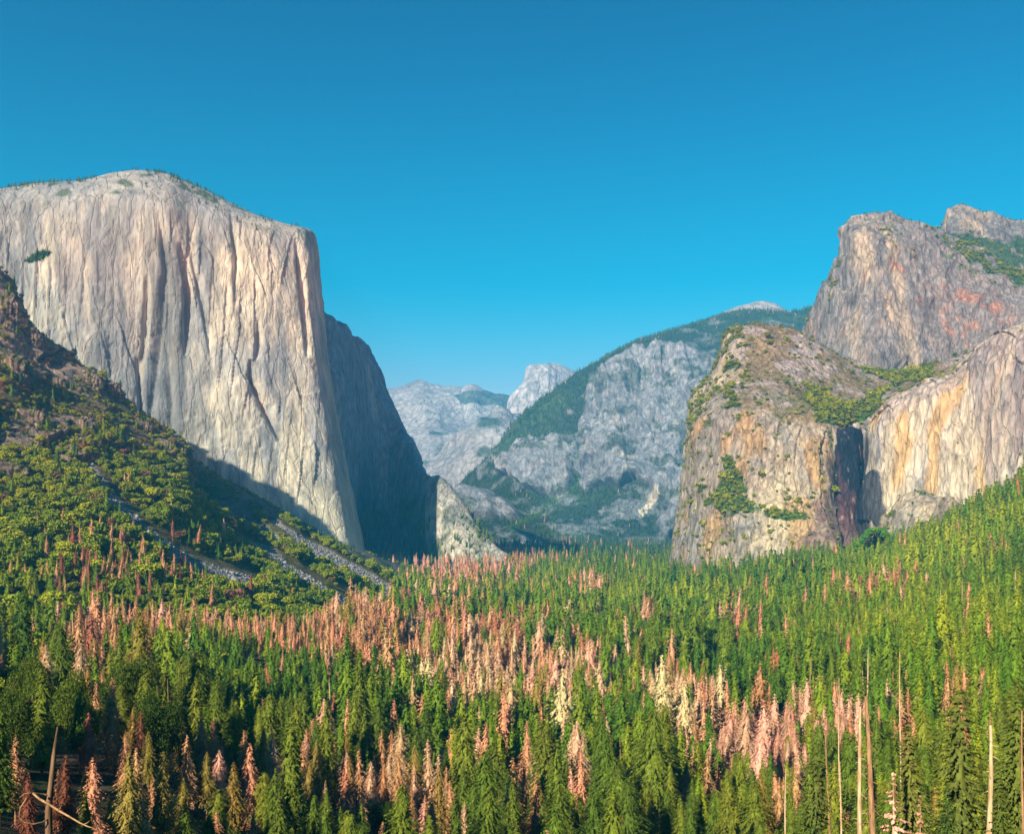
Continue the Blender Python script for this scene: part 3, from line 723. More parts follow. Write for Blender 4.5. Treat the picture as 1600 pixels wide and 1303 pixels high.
arch = inpoly(px + 12 * fbm(P0, 18, 4, 2, 165), py + 16 * fbm(P0, 18, 4, 1, 173), [(1350, 815), (1350, 765), (1358, 742), (1371, 736), (1382, 750), (1384, 800), (1375, 815)])
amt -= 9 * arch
B, n = displace(B, amt * ss(0.12, 0.3, np.linspace(0, 1, B.shape[0]))[:, None])
c = granite(P0, 19, grey=0.3, warm=0.5, pink=0.05, dark=0.1)
c = mixc(c, CREAM * .95 * np.array((1, .96, .86)), 0.7 * ss(-0.4, 0.3, fbm(P0, 60, 3, 4, 166)))
c = mixc(c, OCH * 1.1, 0.75 * ss(0.12, 0.35, fbm(P0, 50, 3, 5, 167)) * ss(560, 600, py))
band = inpoly(px + 6 * fbm(P0, 40, 3, 4, 168), py, [(1500, 560), (1545, 520), (1620, 495), (1620, 700), (1590, 690), (1560, 740), (1535, 760), (1522, 700), (1512, 620)])
c = mixc(c, PINKG * 0.85, band * np.clip(0.75 + 0.9 * fbm(P0, 22, 3, 9, 169), 0, 1))
c = mixc(c, DARKG * 1.5, 0.7 * ss(0.1, 0.4, fbm(P0, 24, 3, 12, 170)) * ss(1500, 1540, px))
c = mixc(c, PINKG, 0.7 * inpoly(px, py + 6 * fbm(P0, 30, 3, 1, 171), [(1385, 622), (1420, 600), (1480, 580), (1500, 565), (1500, 600), (1440, 625), (1400, 650), (1360, 668)]))
c = mixc(c, np.array((0.03, 0.035, 0.05)), 0.9 * arch)  # shadow inside the arch painted near-black over the shallow dent
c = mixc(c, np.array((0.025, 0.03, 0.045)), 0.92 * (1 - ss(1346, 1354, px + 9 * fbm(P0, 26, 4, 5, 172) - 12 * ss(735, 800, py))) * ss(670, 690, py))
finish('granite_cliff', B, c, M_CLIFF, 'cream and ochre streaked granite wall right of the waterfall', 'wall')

# ---- slab hump below the wall
rim = [(1335, 880, 2100), (1362, 850, 2130), (1384, 812, 2140), (1402, 786, 2130), (1420, 772, 2115), (1440, 770, 2090), (1462, 778, 2060), (1482, 775, 2010), (1510, 800, 2000), (1540, 830, 1990)]
r2 = [(x, y * .6 + 335, d - 60) for x, y, d in rim]
B = orient(loft([back(rim, 200, 40), rim, r2, [(x, 880, d - 110) for x, y, d in rim], [(x, 910, d - 130) for x, y, d in rim]], 200, 160))
P0 = B.copy(); px, py = proj(B)
B, n = displace(B, 10 * fbm(B, 80, 4, 1.5, 181, ridged=True) + 4 * fbm(B, 20, 3, 1, 182))
c = granite(P0, 19, grey=0.1, warm=0.6, pink=0.3, dark=0.1) * np.array((1.0, .93, .78)) * .88
sv2 = ss(0.25, 0.4, fbm(P0, 25, 4, 1, 183)) * 0.8
c = mixc(c, VEG * 1.6, sv2)
finish('rock_slab', B, c, M_CLIFF, 'bare rounded granite slab under the streaked wall beside the waterfall', 'slab')
SLAB_VEG = sv2

# ------------------------------------------------------------------ ground of the valley
GPX = np.array([-3000, -800, 0, 200, 400, 650, 800, 1100, 1350, 1500, 1600, 1800, 2400, 5000], float)
GD = np.array([-200, 10, 60, 120, 180, 250, 400, 700, 1000, 1500, 2000, 3000, 4500, 9000, 30000], float)
GZ = np.array([
    [152, 150, 148, 147, 147, 147, 147, 147, 147, 147, 148, 150, 160, 180],
    [148, 146, 146, 146, 146, 146, 146, 146, 146, 146, 146, 150, 155, 180],
    [140, 130, 124, 120, 119, 118, 118, 118, 118, 119, 120, 126, 140, 180],
    [150, 118, 104, 98, 90, 86, 84, 84, 84, 86, 88, 98, 130, 200],
    [150, 118, 96, 88, 74, 66, 64, 64, 66, 72, 76, 92, 140, 220],
    [150, 122, 96, 88, 66, 51, 49, 49, 54, 62, 68, 88, 160, 260],
    [200, 140, 80, 72, 54, 37, 32, 32, 42, 52, 60, 90, 200, 320],
    [300, 200, 62, 56, 48, 25, 10, 14, 30, 45, 56, 90, 250, 400],
    [300, 200, 60, 55, 45, 18, 3, 8, 30, 52, 68, 115, 350, 500],
    [100, 60, 40, 30, 20, 4, 0, 8, 55, 125, 185, 290, 500, 600],
    [50, 20, 20, 10, 0, 0, 0, 22, 62, 125, 210, 380, 600, 700],
    [50, 20, 10, 10, 10, 0, 0, 0, 50, 120, 200, 350, 500, 600],
    [50, 20, 10, 10, 10, 0, 0, 0, 10, 50, 100, 200, 300, 400],
    [0] * 14, [0] * 14], float)


def ground_z(x, y):
    yy = np.maximum(y, 10.0)
    gx = np.clip(800 + F * x / yy, GPX[0] + 1, GPX[-1] - 1)
    yc = np.clip(y, GD[0] + 1, GD[-1] - 1)
    i = np.clip(np.searchsorted(GPX, gx) - 1, 0, len(GPX) - 2)
    j = np.clip(np.searchsorted(GD, yc) - 1, 0, len(GD) - 2)
    fx = (gx - GPX[i]) / (GPX[i + 1] - GPX[i]); fy = (yc - GD[j]) / (GD[j + 1] - GD[j])
    z = (GZ[j, i] * (1 - fx) + GZ[j, i + 1] * fx) * (1 - fy) + (GZ[j + 1, i] * (1 - fx) + GZ[j + 1, i + 1] * fx) * fy
    p = np.stack([x, y, np.zeros_like(x)], axis=-1)
    return z + 3.0 * fbm(p, 90, 2, 1, 200) * np.clip(y / 400, 0, 1)


dist = np.concatenate([np.linspace(-190, 0, 8), np.geomspace(12, 26000, 300)])
pxs = np.linspace(-2900, 4900, 460)
D, X = np.meshgrid(dist, pxs, indexing='ij')
Xw = (X - 800) / F * np.maximum(D, 40.0)
G0 = np.stack([Xw, D, ground_z(Xw, D)], axis=-1)
c = np.zeros(G0.shape) + np.array((0.045, 0.050, 0.018))
c = mixc(c, np.array((0.10, 0.075, 0.045)), ss(0.0, 0.4, fbm(G0, 40, 3, 1, 201)))
c = mixc(c, np.array((0.035, 0.065, 0.018)), ss(1500, 3000, D))
me = grid_mesh('ground', orient(G0[::-1]) if False else G0[::-1], c[::-1], M_GROUND)
link('ground', me, kind='structure', label='valley floor and slopes beneath the forest')

# ---- shaded slope between the hillside crest and the foot of the great wall
ra = [(100, 640, 2130), (200, 655, 2130), (250, 680, 2130), (288, 712, 2120), (340, 748, 2120), (395, 778, 2130), (440, 802, 2150), (485, 828, 2180), (530, 850, 2230), (575, 868, 2300), (640, 890, 2400), (720, 900, 2500)]
B = orient(loft([[(x, y - 4, d + 200) for x, y, d in ra], ra, [(x, y + 70, d - 150) for x, y, d in ra], [(x, y + 160, d - 250) for x, y, d in ra]], 260, 120))
P0 = B.copy(); px, py = proj(B)
B, n = displace(B, 10 * fbm(B, 90, 4, 1, 191) + 4 * fbm(B, 20, 3, 1, 192))
c = np.zeros(B.shape) + np.array((0.13, 0.12, 0.10))
tv = ss(-0.1, 0.15, fbm(P0, 60, 3, 1, 193))
c = mixc(c, VEG, tv)
finish('talus_slope', B, c, M_CLIFF, 'shaded brushy slope between the hillside crest and the foot of the great wall', 'gully')
GULLY_VEG = tv

# ------------------------------------------------------------------ hillside on the left
HPX = [-900, -450, -200, -86, 0, 60, 150, 215, 278, 292, 340, 392, 440, 485, 535, 600, 662]
crest = list(zip(HPX, [-80, 165, 318, 372, 425, 528, 588, 640, 696, 752, 792, 815, 812, 836, 862, 905, 957],
                 [1500, 1650, 1680, 1680, 1660, 1650, 1650, 1650, 1640, 1640, 1660, 1700, 1740, 1750, 1740, 1680, 1560]))
h1 = list(zip(HPX, [200, 380, 480, 520, 545, 605, 648, 692, 738, 775, 812, 838, 846, 864, 884, 918, 962],
              [1300, 1420, 1440, 1440, 1430, 1430, 1430, 1430, 1440, 1450, 1470, 1510, 1540, 1565, 1590, 1600, 1520]))
h2 = list(zip(HPX, [420, 560, 640, 672, 692, 715, 745, 775, 808, 822, 848, 868, 882, 895, 910, 937, 967],
              [1100, 1170, 1180, 1180, 1180, 1180, 1180, 1190, 1210, 1220, 1245, 1280, 1320, 1360, 1410, 1500, 1480]))
h3 = list(zip(HPX, [700, 780, 820, 830, 838, 848, 865, 880, 897, 902, 913, 925, 934, 943, 952, 962, 975],
              [850, 880, 900, 900, 910, 920, 940, 960, 990, 1005, 1035, 1075, 1130, 1190, 1280, 1390, 1440]))
h4 = list(zip(HPX, [1000, 1005, 1010, 1012, 1012, 1012, 1012, 1010, 1006, 1005, 1002, 998, 994, 990, 985, 985, 988],
              [650, 660, 680, 690, 700, 710, 725, 745, 775, 785, 815, 855, 905, 970, 1080, 1250, 1400]))
h5 = [(x, y + 45, d - 15) for x, y, d in h4]
bk1 = [(x, y + 35, d + 70) for x, y, d in crest]
bk2 = [(x, min(y + 260, 1000), d + 330) for x, y, d in crest]
B = orient(loft([bk2, bk1, crest, h1, h2, h3, h4, h5], 700, 460))
P0 = B.copy(); px, py = proj(B)
vv = np.linspace(0, 1, B.shape[0])[:, None]
rocky = ss(-0.05, 0.25, fbm(P0, 110, 4, 1, 211) + 0.35 * (1 - ss(100, 330, px)) * (1 - ss(620, 760, py)) - 0.12) * (1 - ss(720, 800, py))
cresty = np.interp(px, [q[0] for q in crest], [q[1] for q in crest])
nearcrest = np.exp(-((py - cresty - 14) / 22) ** 2) * (px < 300)
rocky = np.clip(rocky + 0.8 * nearcrest * ss(-0.2, 0.1, fbm(P0, 60, 3, 1, 212)), 0, 1)
rocky = np.maximum(rocky, inpoly(px, py, [(262, 705), (275, 690), (284, 692), (288, 740), (278, 742), (262, 722)]))
amt = 20 * fbm(B, 150, 4, 1.5, 213) + rocky * (13 * fbm(B, 40, 4, 2.2, 214, ridged=True, gain=.65) + 6 * fbm(B, 12, 4, 2.5, 215, gain=.7)) + 3 * fbm(B, 25, 3, 1, 216)
w = (B[..., 0] * 0.9 + B[..., 2] * 0.5) / 46 + 0.8 * fbm(B, 90, 3, 1, 217)
amt += rocky * ((w - np.floor(w)) - 0.5) * 20
talus = np.zeros(px.shape)
TALUS = [(((140, 730), (175, 778), (210, 812)), 10, 12), (((215, 822), (262, 852), (300, 882), (345, 900), (385, 912)), 8, 19), (((372, 838), (420, 862), (470, 895), (510, 925), (545, 948)), 4, 12),
                    (((425, 815), (458, 838), (500, 862), (560, 895), (610, 925), (652, 958)), 6, 8), (((300, 765), (350, 800), (400, 825), (430, 840)), 4, 6), (((470, 855), (530, 885), (590, 922), (640, 950)), 3, 6)]
for pts, w0, w1 in TALUS:
    dd, al = seg_dist(px + 4 * fbm(P0, 25, 3, 1, 218), py + 3 * fbm(P0, 25, 3, 1, 219), pts)
    talus = np.maximum(talus, 1 - ss(0.7, 1.2, dd / (w0 + (w1 - w0) * al)))
amt = amt * (1 - 0.6 * talus) - 3 * talus
B, n = displace(B, amt * ss(0.0, 0.3, vv) * ss(0.0, 0.12, 1 - vv))
c = np.zeros(B.shape) + np.array((0.13, 0.11, 0.035))
c = mixc(c, np.array((0.19, 0.12, 0.06)), ss(-0.1, 0.4, fbm(P0, 60, 4, 1, 221)) * (1 - ss(700, 800, py)))
rc = np.zeros(B.shape) + np.array((0.30, 0.21, 0.15))
rc = mixc(rc, np.array((0.38, 0.27, 0.12)), .7 * ss(0.1, 0.4, fbm(P0, 25, 3, 2, 222)))
rc = mixc(rc, np.array((0.09, 0.075, 0.07)), ss(0.0, 0.4, fbm(P0, 15, 3, 3, 223)))
c = mixc(c, rc, rocky)
c = mixc(c, np.array((0.30, 0.27, 0.24)), talus)
me = grid_mesh('hillside', B, c, M_HILL)
link('hillside', me, kind='structure', label='steep brushy hillside with rock ribs falling from the left')
HILL = B; HILL_ROCKY = rocky; HILL_TALUS = talus; HILL_PX, HILL_PY = proj(B)
HILL_N = gnormal(B)


def hill_point(qx, qy):
    """point of the hillside's front that the design places at photo position qx, qy"""
    h = HILL.shape[0]
    s = int(h * 0.32)
    dd = (HILL_PX[s:] - qx) ** 2 + (HILL_PY[s:] - qy) ** 2
    i = np.unravel_index(np.argmin(dd), dd.shape)
    return HILL[s + i[0], i[1]]
# ------------------------------------------------------------------ tree shapes
def poly_mesh(name, verts, faces4, mats, midx=None, smooth=False):
    me = bpy.data.meshes.new(name)
    verts = np.asarray(verts, np.float32); faces4 = np.asarray(faces4, np.int32)
    nf = len(faces4)
    me.vertices.add(len(verts)); me.loops.add(nf * 4); me.polygons.add(nf)
    me.vertices.foreach_set('co', verts.reshape(-1))
    me.loops.foreach_set('vertex_index', faces4.reshape(-1))
    me.polygons.foreach_set('loop_start', np.arange(0, nf * 4, 4, dtype=np.int32))
    if midx is not None:
        me.polygons.foreach_set('material_index', np.asarray(midx, np.int32))
    if smooth:
        me.polygons.foreach_set('use_smooth', np.ones(nf, bool))
    for m in mats:
        me.materials.append(m)
    me.update(calc_edges=True)
    return me


def tube(points, radii, sides=6):
    """tapered tube through points -> verts, quads"""
    pts = np.array(points, float); V = []; Fc = []
    for i, (p, r) in enumerate(zip(pts, radii)):
        t = pts[min(i + 1, len(pts) - 1)] - pts[max(i - 1, 0)]
        t /= np.linalg.norm(t) + 1e-9
        a = np.cross(t, (0.3, 0.9, 0.1)); a /= np.linalg.norm(a) + 1e-9
        b = np.cross(t, a)
        for k in range(sides):
            an = 2 * math.pi * k / sides
            V.append(p + r * (math.cos(an) * a + math.sin(an) * b))
    for i in range(len(pts) - 1):
        for k in range(sides):
            k2 = (k + 1) % sides
            Fc.append((i * sides + k, i * sides + k2, (i + 1) * sides + k2, (i + 1) * sides + k))
    return np.array(V), np.array(Fc)


def join(parts):
    V = []; Fc = []; n = 0
    for v, f in parts:
        V.append(v); Fc.append(f + n); n += len(v)
    return np.concatenate(V), np.concatenate(Fc)


def sprays(cen, axis, length, width, rng, tilt=0.5):
    """leaf clumps: one bent diamond quad per centre; axis = direction the clump points to"""
    n = len(cen)
    axis = axis / (np.linalg.norm(axis, axis=1, keepdims=True) + 1e-9)
    up = np.zeros((n, 3)); up[:, 2] = 1
    up += rng.normal(0, tilt, (n, 3))
    side = np.cross(axis, up); side /= np.linalg.norm(side, axis=1, keepdims=True) + 1e-9
    L = np.asarray(length).reshape(-1, 1); W = np.asarray(width).reshape(-1, 1)
    a = cen - axis * L * 0.5
    b = cen + side * W * 0.5 + rng.normal(0, 0.12, (n, 3)) * W
    c = cen + axis * L * 0.5
    d = cen - side * W * 0.5 + rng.normal(0, 0.12, (n, 3)) * W
    V = np.stack([a, b, c, d], axis=1).reshape(-1, 3)
    Fc = np.arange(4 * n).reshape(n, 4)
    return V, Fc


def conifer(seed, levels, nb, ns, R=4.4, H=35.0, bare=0.12, droop=0.25, fill=1.0, top=0.8, gap=0.0, size=1.0, lumpy=0.25, hang=.38, core=.55):
    """needle crown (verts, quads) and trunk (verts, quads), H metres tall"""
    rng = np.random.default_rng(seed)
    cen = []; ax = []; ln = []; az_ = []
    phase = rng.random(4) * 6.28
    for i in range(levels):
        t = (i + rng.random() * 0.6) / levels
        h = H * (bare + (1 - bare) * t)
        env = (1 - t) ** top * min(1, (t + 0.06) / 0.16) ** 0.7
        env = max(env, 0.035)
        for k in range(max(3, int(nb * (0.5 + 0.5 * (1 - t))))):
            if rng.random() < gap:
                continue
            az = rng.random() * 6.283
            lump = 1 + lumpy * math.sin(az * 2 + phase[0] + t * 9) + lumpy * 0.7 * math.sin(az + phase[1] - t * 14)
            L = R * env * lump * rng.uniform(0.65, 1.15)
            for s in range(ns):
                q = 1 - 0.62 * ((s + rng.random()) / ns) ** 1.3
                rr = L * q
                cen.append((rr * math.cos(az) + rng.normal(0, .12) * size, rr * math.sin(az) + rng.normal(0, .12) * size, h - droop * L * q * q + 0.12 * L * (1 - q)))
                drape = -1.0 if rng.random() < hang else -0.25
                ax.append((math.cos(az) * .55 + rng.normal(0, .2), math.sin(az) * .55 + rng.normal(0, .2), drape * rng.uniform(.6, 1.3)))
                az_.append(az)
                ln.append(size * rng.uniform(0.8, 1.3) * (0.55 + 0.45 * (1 - t)))
    cen = np.array(cen); ax = np.array(ax); ln = np.array(ln)
    # clumps hang like shingles: their faces look outward and a little up
    az_ = np.array(az_); n = len(cen)
    outw = np.stack([np.cos(az_), np.sin(az_), np.full(n, .45)], 1) + rng.normal(0, .28, (n, 3))
    axn = ax / np.linalg.norm(ax, axis=1, keepdims=True)
    side = np.cross(axn, outw); side /= np.linalg.norm(side, axis=1, keepdims=True) + 1e-9
    L_ = ln[:, None]; W_ = ln[:, None] * .6 * fill
    a_ = cen - axn * L_ * .5; c_ = cen + axn * L_ * .5
    b_ = cen + side * W_ * .5 - axn * L_ * .12; d_ = cen - side * W_ * .5 - axn * L_ * .12
    crown = (np.stack([a_, b_, c_, d_], axis=1).reshape(-1, 3), np.arange(4 * n).reshape(n, 4))
    if core > 0:                                     # the dense inside of the crown
        rings, sd = 9, 7; V = []
        for i in range(rings):
            t = i / (rings - 1)
            env = max((1 - t) ** top * min(1, (t + 0.06) / 0.16) ** .7, .02)
            for k in range(sd):
                az = 2 * math.pi * k / sd + i * .4
                lump = 1 + lumpy * math.sin(az * 2 + phase[0] + t * 9) + lumpy * .7 * math.sin(az + phase[1] - t * 14)
                rr = R * env * core * lump * rng.uniform(.75, 1.15)
                V.append((rr * math.cos(az), rr * math.sin(az), H * (bare + (1 - bare) * t * .93)))
        Fq = [(i * sd + k, i * sd + (k + 1) % sd, (i + 1) * sd + (k + 1) % sd, (i + 1) * sd + k) for i in range(rings - 1) for k in range(sd)]
        crown = join([crown, (np.array(V), np.array(Fq))])
    lean = rng.normal(0, .25, 2)
    hs = np.linspace(0, 1, 6)
    tr = tube([(lean[0] * h * h, lean[1] * h * h, -1.0 + h * (H * 0.98 + 1)) for h in hs], 0.45 * (1 - hs * 0.93), 6)
    return crown, tr


def dead_branches(seed, H, n, R, h0=0.1, r0=0.07, droop=0.15):
    rng = np.random.default_rng(seed); parts = []
    for i in range(n):
        t = h0 + (0.96 - h0) * (i + rng.random()) / n
        az = rng.random() * 6.283
        L = R * (1 - t) ** 0.6 * rng.uniform(0.3, 1.1)
        p = [(0, 0, t * H), (L * .5 * math.cos(az), L * .5 * math.sin(az), t * H - droop * L * .3), (L * math.cos(az), L * math.sin(az), t * H - droop * L)]
        parts.append(tube(p, (r0, r0 * .6, r0 * .2), 3))
    return join(parts)


def broadleaf(seed, n, R=5.5, H=9.0, size=1.0, lobes=9):
    """oak or shrub: leaf clumps over several uneven lobes on a branching trunk"""
    rng = np.random.default_rng(seed)
    cen = []; ax = []
    lob = []
    for k in range(lobes):
        az = rng.random() * 6.283; rr = R * 0.62 * math.sqrt(rng.random())
        zz = H * rng.uniform(0.38, 0.78) * (1 - 0.25 * rr / R)
        lob.append((rr * math.cos(az), rr * math.sin(az), zz, R * rng.uniform(0.3, 0.52)))
    per = n // lobes
    for (lx, ly, lz, lr) in lob:
        v = rng.normal(0, 1, (per, 3)); v /= np.linalg.norm(v, axis=1, keepdims=True)
        v[:, 2] = np.where(v[:, 2] < -0.35, -v[:, 2], v[:, 2])
        r_ = lr * rng.uniform(0.72, 1.08, (per, 1))
        cen.append(np.array((lx, ly, lz)) + v * r_ * np.array((1, 1, 0.78)))
        ax.append(np.cross(v, rng.normal(0, 1, (per, 3))) + 0.35 * v)
    cen = np.concatenate(cen); ax = np.concatenate(ax)
    ln = size * rng.uniform(0.7, 1.4, len(cen))
    crown = sprays(cen, ax, ln, ln * 0.8, rng, 1.2)
    parts = [tube([(0, 0, -1), (0.1, 0, H * 0.2), (0.2, 0.1, H * .45)], (.35, .28, .2), 5)]
    for (lx, ly, lz, lr) in lob[:5]:
        parts.append(tube([(0.1, 0, H * 0.2), (lx * .5, ly * .5, lz * .6), (lx, ly, lz)], (.2, .13, .06), 4))
    return crown, join(parts)


def tree_meshes(key, crown, trunk, mleaf, mbark):
    """one joined mesh (small copies) and separate crown and trunk meshes (copies with parts)"""
    jv, jf = join([crown, trunk])
    mi = np.concatenate([np.zeros(len(crown[1])), np.ones(len(trunk[1]))])
    return {'joined': poly_mesh(key, jv, jf, [mleaf, mbark], mi),
            'crown': poly_mesh(key + '_crown', crown[0], crown[1], [mleaf]),
            'trunk': poly_mesh(key + '_trunk', trunk[0], trunk[1], [mbark], smooth=True)}


KIT = {}


def kit(key, variants):
    KIT[key] = variants


# green conifers: near, middle and far levels of detail
kit('green_near', [tree_meshes('conifer', *conifer(s, 60, 17, 10, R=r, size=.8, fill=.8, bare=b, top=tp), M_GREEN_NEAR, M_BARK)
                   for s, r, b, tp in ((1, 6.6, .06, .75), (2, 5.6, .1, .6), (3, 7.4, .08, .85), (4, 5.2, .15, .5), (5, 6.6, .3, .42), (6, 5.6, .38, .38))])
kit('green_mid', [tree_meshes('conifer', *conifer(s, 34, 12, 5, R=r, size=1.45, bare=b, top=tp), M_GREEN, M_BARK)
                  for s, r, b, tp in ((11, 6.6, .05, .75), (12, 5.6, .08, .6), (13, 7.6, .06, .9), (14, 5.2, .1, .55), (15, 6.4, .28, .42))])
kit('green_far', [tree_meshes('conifer', *conifer(s, 14, 8, 2, R=r, size=3.2, hang=.6, bare=b, top=tp), M_GREEN, M_BARK)
                  for s, r, b, tp in ((21, 6.6, .03, .8), (22, 5.8, .03, .65), (23, 7.6, .03, .95))])
kit('green_hazy', [tree_meshes('conifer', *conifer(s, 8, 5, 2, R=r, size=4.6, bare=.05, top=.8), M_GREEN_FAR, M_BARK) for s, r in ((31, 4.8), (32, 4.2))])


def dead_kit(mats, lv, nb, ns, sz, seed):
    out = []
    for j, (m, R, gap) in enumerate(mats):
        cr, tr = conifer(seed + j, lv, nb, ns, R=R, size=sz, bare=.08 + .1 * (j % 3), top=.72, gap=gap, fill=.8, droop=.4, lumpy=.3, hang=.45, core=.38 if gap > .15 else .5)
        tr = join([tr, dead_branches(seed + j, 35, 26 if lv > 20 else 8, R * 1.0)])
        out.append(tree_meshes('dead_conifer', cr, tr, m, M_SNAG_RED))
    return out


DM = [(M_RED, 6.0, .08), (M_RED, 4.8, .3), (M_TAN, 6.8, .05), (M_TAN, 5.2, .2), (M_CRIMSON, 6.0, .1), (M_YELLOW, 6.0, .08), (M_PINK, 7.4, .06)]
kit('dead_near', dead_kit(DM, 54, 15, 9, .75, 40))
kit('dead_mid', dead_kit(DM, 30, 10, 4, 1.5, 60))
kit('dead_far', dead_kit(DM, 14, 7, 2, 2.8, 80))
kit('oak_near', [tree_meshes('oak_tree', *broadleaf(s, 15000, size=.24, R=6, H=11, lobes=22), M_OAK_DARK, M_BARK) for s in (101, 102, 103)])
kit('oak_mid', [tree_meshes('oak_tree', *broadleaf(s, 1500, size=.9, lobes=lb), m, M_BARK) for s, lb, m in ((111, 8, M_OAK), (112, 14, M_OAK), (113, 11, M_OAK), (114, 9, M_OAK_BROWN), (115, 7, M_OAK_BROWN))])
kit('bush_far', [tree_meshes('bush', *broadleaf(s, 120, size=3.2, lobes=5), m, M_BARK) for s, m in ((121, M_OAK), (122, M_GREEN_FAR))])
kit('bright', [tree_meshes('oak_tree', *broadleaf(s, 400, size=1.9, lobes=8), M_BRIGHT, M_BARK) for s in (131,)])


def rock(seed):
    rng = np.random.default_rng(seed)
    V = []
    for z in (-.5, -.1, .35, .6):
        for k in range(5):
            a = 6.283 * k / 5 + rng.uniform(-.3, .3); r = (0.55, .6, .45, .12)[int(round((z + .5) / .37)) if z < .6 else 3] * rng.uniform(.7, 1.3)
            V.append((r * math.cos(a), r * math.sin(a), z + rng.uniform(-.08, .08)))
    Fc = [(i * 5 + k, i * 5 + (k + 1) % 5, (i + 1) * 5 + (k + 1) % 5, (i + 1) * 5 + k) for i in range(3) for k in range(5)]
    return poly_mesh('rock', V, Fc, [M_ROCK])


ROCKS = [rock(s) for s in range(4)]


# ------------------------------------------------------------------ one scatter object = one stuff object
def scatter(name, label, pts, scl, idx, variants):
    pts = np.asarray(pts, np.float32)
    me = bpy.data.meshes.new(name + '_points')
    me.vertices.add(len(pts)); me.vertices.foreach_set('co', pts.reshape(-1))
    a = me.attributes.new('scl', 'FLOAT_VECTOR', 'POINT'); a.data.foreach_set('vector', np.asarray(scl, np.float32).reshape(-1))
    rot = np.zeros((len(pts), 3), np.float32); rot[:, 2] = RNG.random(len(pts)) * 6.283
    rot[:, :2] = RNG.normal(0, .045, (len(pts), 2))
    a = me.attributes.new('rot', 'FLOAT_VECTOR', 'POINT'); a.data.foreach_set('vector', rot.reshape(-1))
    a = me.attributes.new('pick', 'INT', 'POINT'); a.data.foreach_set('value', np.asarray(idx, np.int32))
    o = link(name, me, kind='stuff', label=label)
    ng = bpy.data.node_groups.new(name, 'GeometryNodeTree')
    ng.interface.new_socket('Geometry', in_out='INPUT', socket_type='NodeSocketGeometry')
    ng.interface.new_socket('Geometry', in_out='OUTPUT', socket_type='NodeSocketGeometry')
    N = ng.nodes.new; L = ng.links.new
    gi = N('NodeGroupInput'); go = N('NodeGroupOutput')
    iop = N('GeometryNodeInstanceOnPoints'); iop.inputs['Pick Instance'].default_value = True
    jn = N('GeometryNodeJoinGeometry')
    for v in reversed(variants):
        src = bpy.data.objects.new(name + '_source', v)
        oi = N('GeometryNodeObjectInfo'); oi.inputs['Object'].default_value = src; oi.inputs['As Instance'].default_value = True
        L(oi.outputs['Geometry'], jn.inputs[0])

    def attr(nm, ty):
        n = N('GeometryNodeInputNamedAttribute'); n.data_type = ty; n.inputs['Name'].default_value = nm
        return [s for s in n.outputs if s.enabled][0]
    L(gi.outputs[0], iop.inputs['Points']); L(jn.outputs[0], iop.inputs['Instance'])
    L(attr('scl', 'FLOAT_VECTOR'), iop.inputs['Scale'])
    e = N('FunctionNodeEulerToRotation'); L(attr('rot', 'FLOAT_VECTOR'), e.inputs[0]); L(e.outputs[0], iop.inputs['Rotation'])
    L(attr('pick', 'INT'), iop.inputs['Instance Index'])
    L(iop.outputs[0], go.inputs[0])
    md = o.modifiers.new('scatter', 'NODES'); md.node_group = ng
    return o


# ------------------------------------------------------------------ where trees stand
# coarse height map of everything but the ground, to keep trees out from under rock
CELL = 20.0
NX, NY = 500, 400
HM = np.full((NY, NX), -1e9)


def rasterise(B):
    q = B.reshape(-1, 3)
    ix = ((q[:, 0] + 5000) / CELL).astype(int); iy = (q[:, 1] / CELL).astype(int)
    m = (ix >= 0) & (ix < NX) & (iy >= 0) & (iy < NY)
    np.maximum.at(HM, (iy[m], ix[m]), q[m, 2])


for k in ('cap', 'east', 'gully', 'low', 'fall', 'wall', 'slab', 'cath', 'ridge'):
    rasterise(LOFTS[k])
rasterise(HILL)


def covered(x, y, z, margin=3):
    ix = np.clip(((x + 5000) / CELL).astype(int), 0, NX - 1); iy = np.clip((y / CELL).astype(int), 0, NY - 1)
    h = HM[iy, ix]
    return h > z + margin


def soft_ell(px, py, cx, cy, rx, ry, rot=0.0):
    a = math.radians(rot); dx = px - cx; dy = py - cy
    u = (dx * math.cos(a) + dy * math.sin(a)) / rx; v = (-dx * math.sin(a) + dy * math.cos(a)) / ry
    return np.exp(-(u * u + v * v))


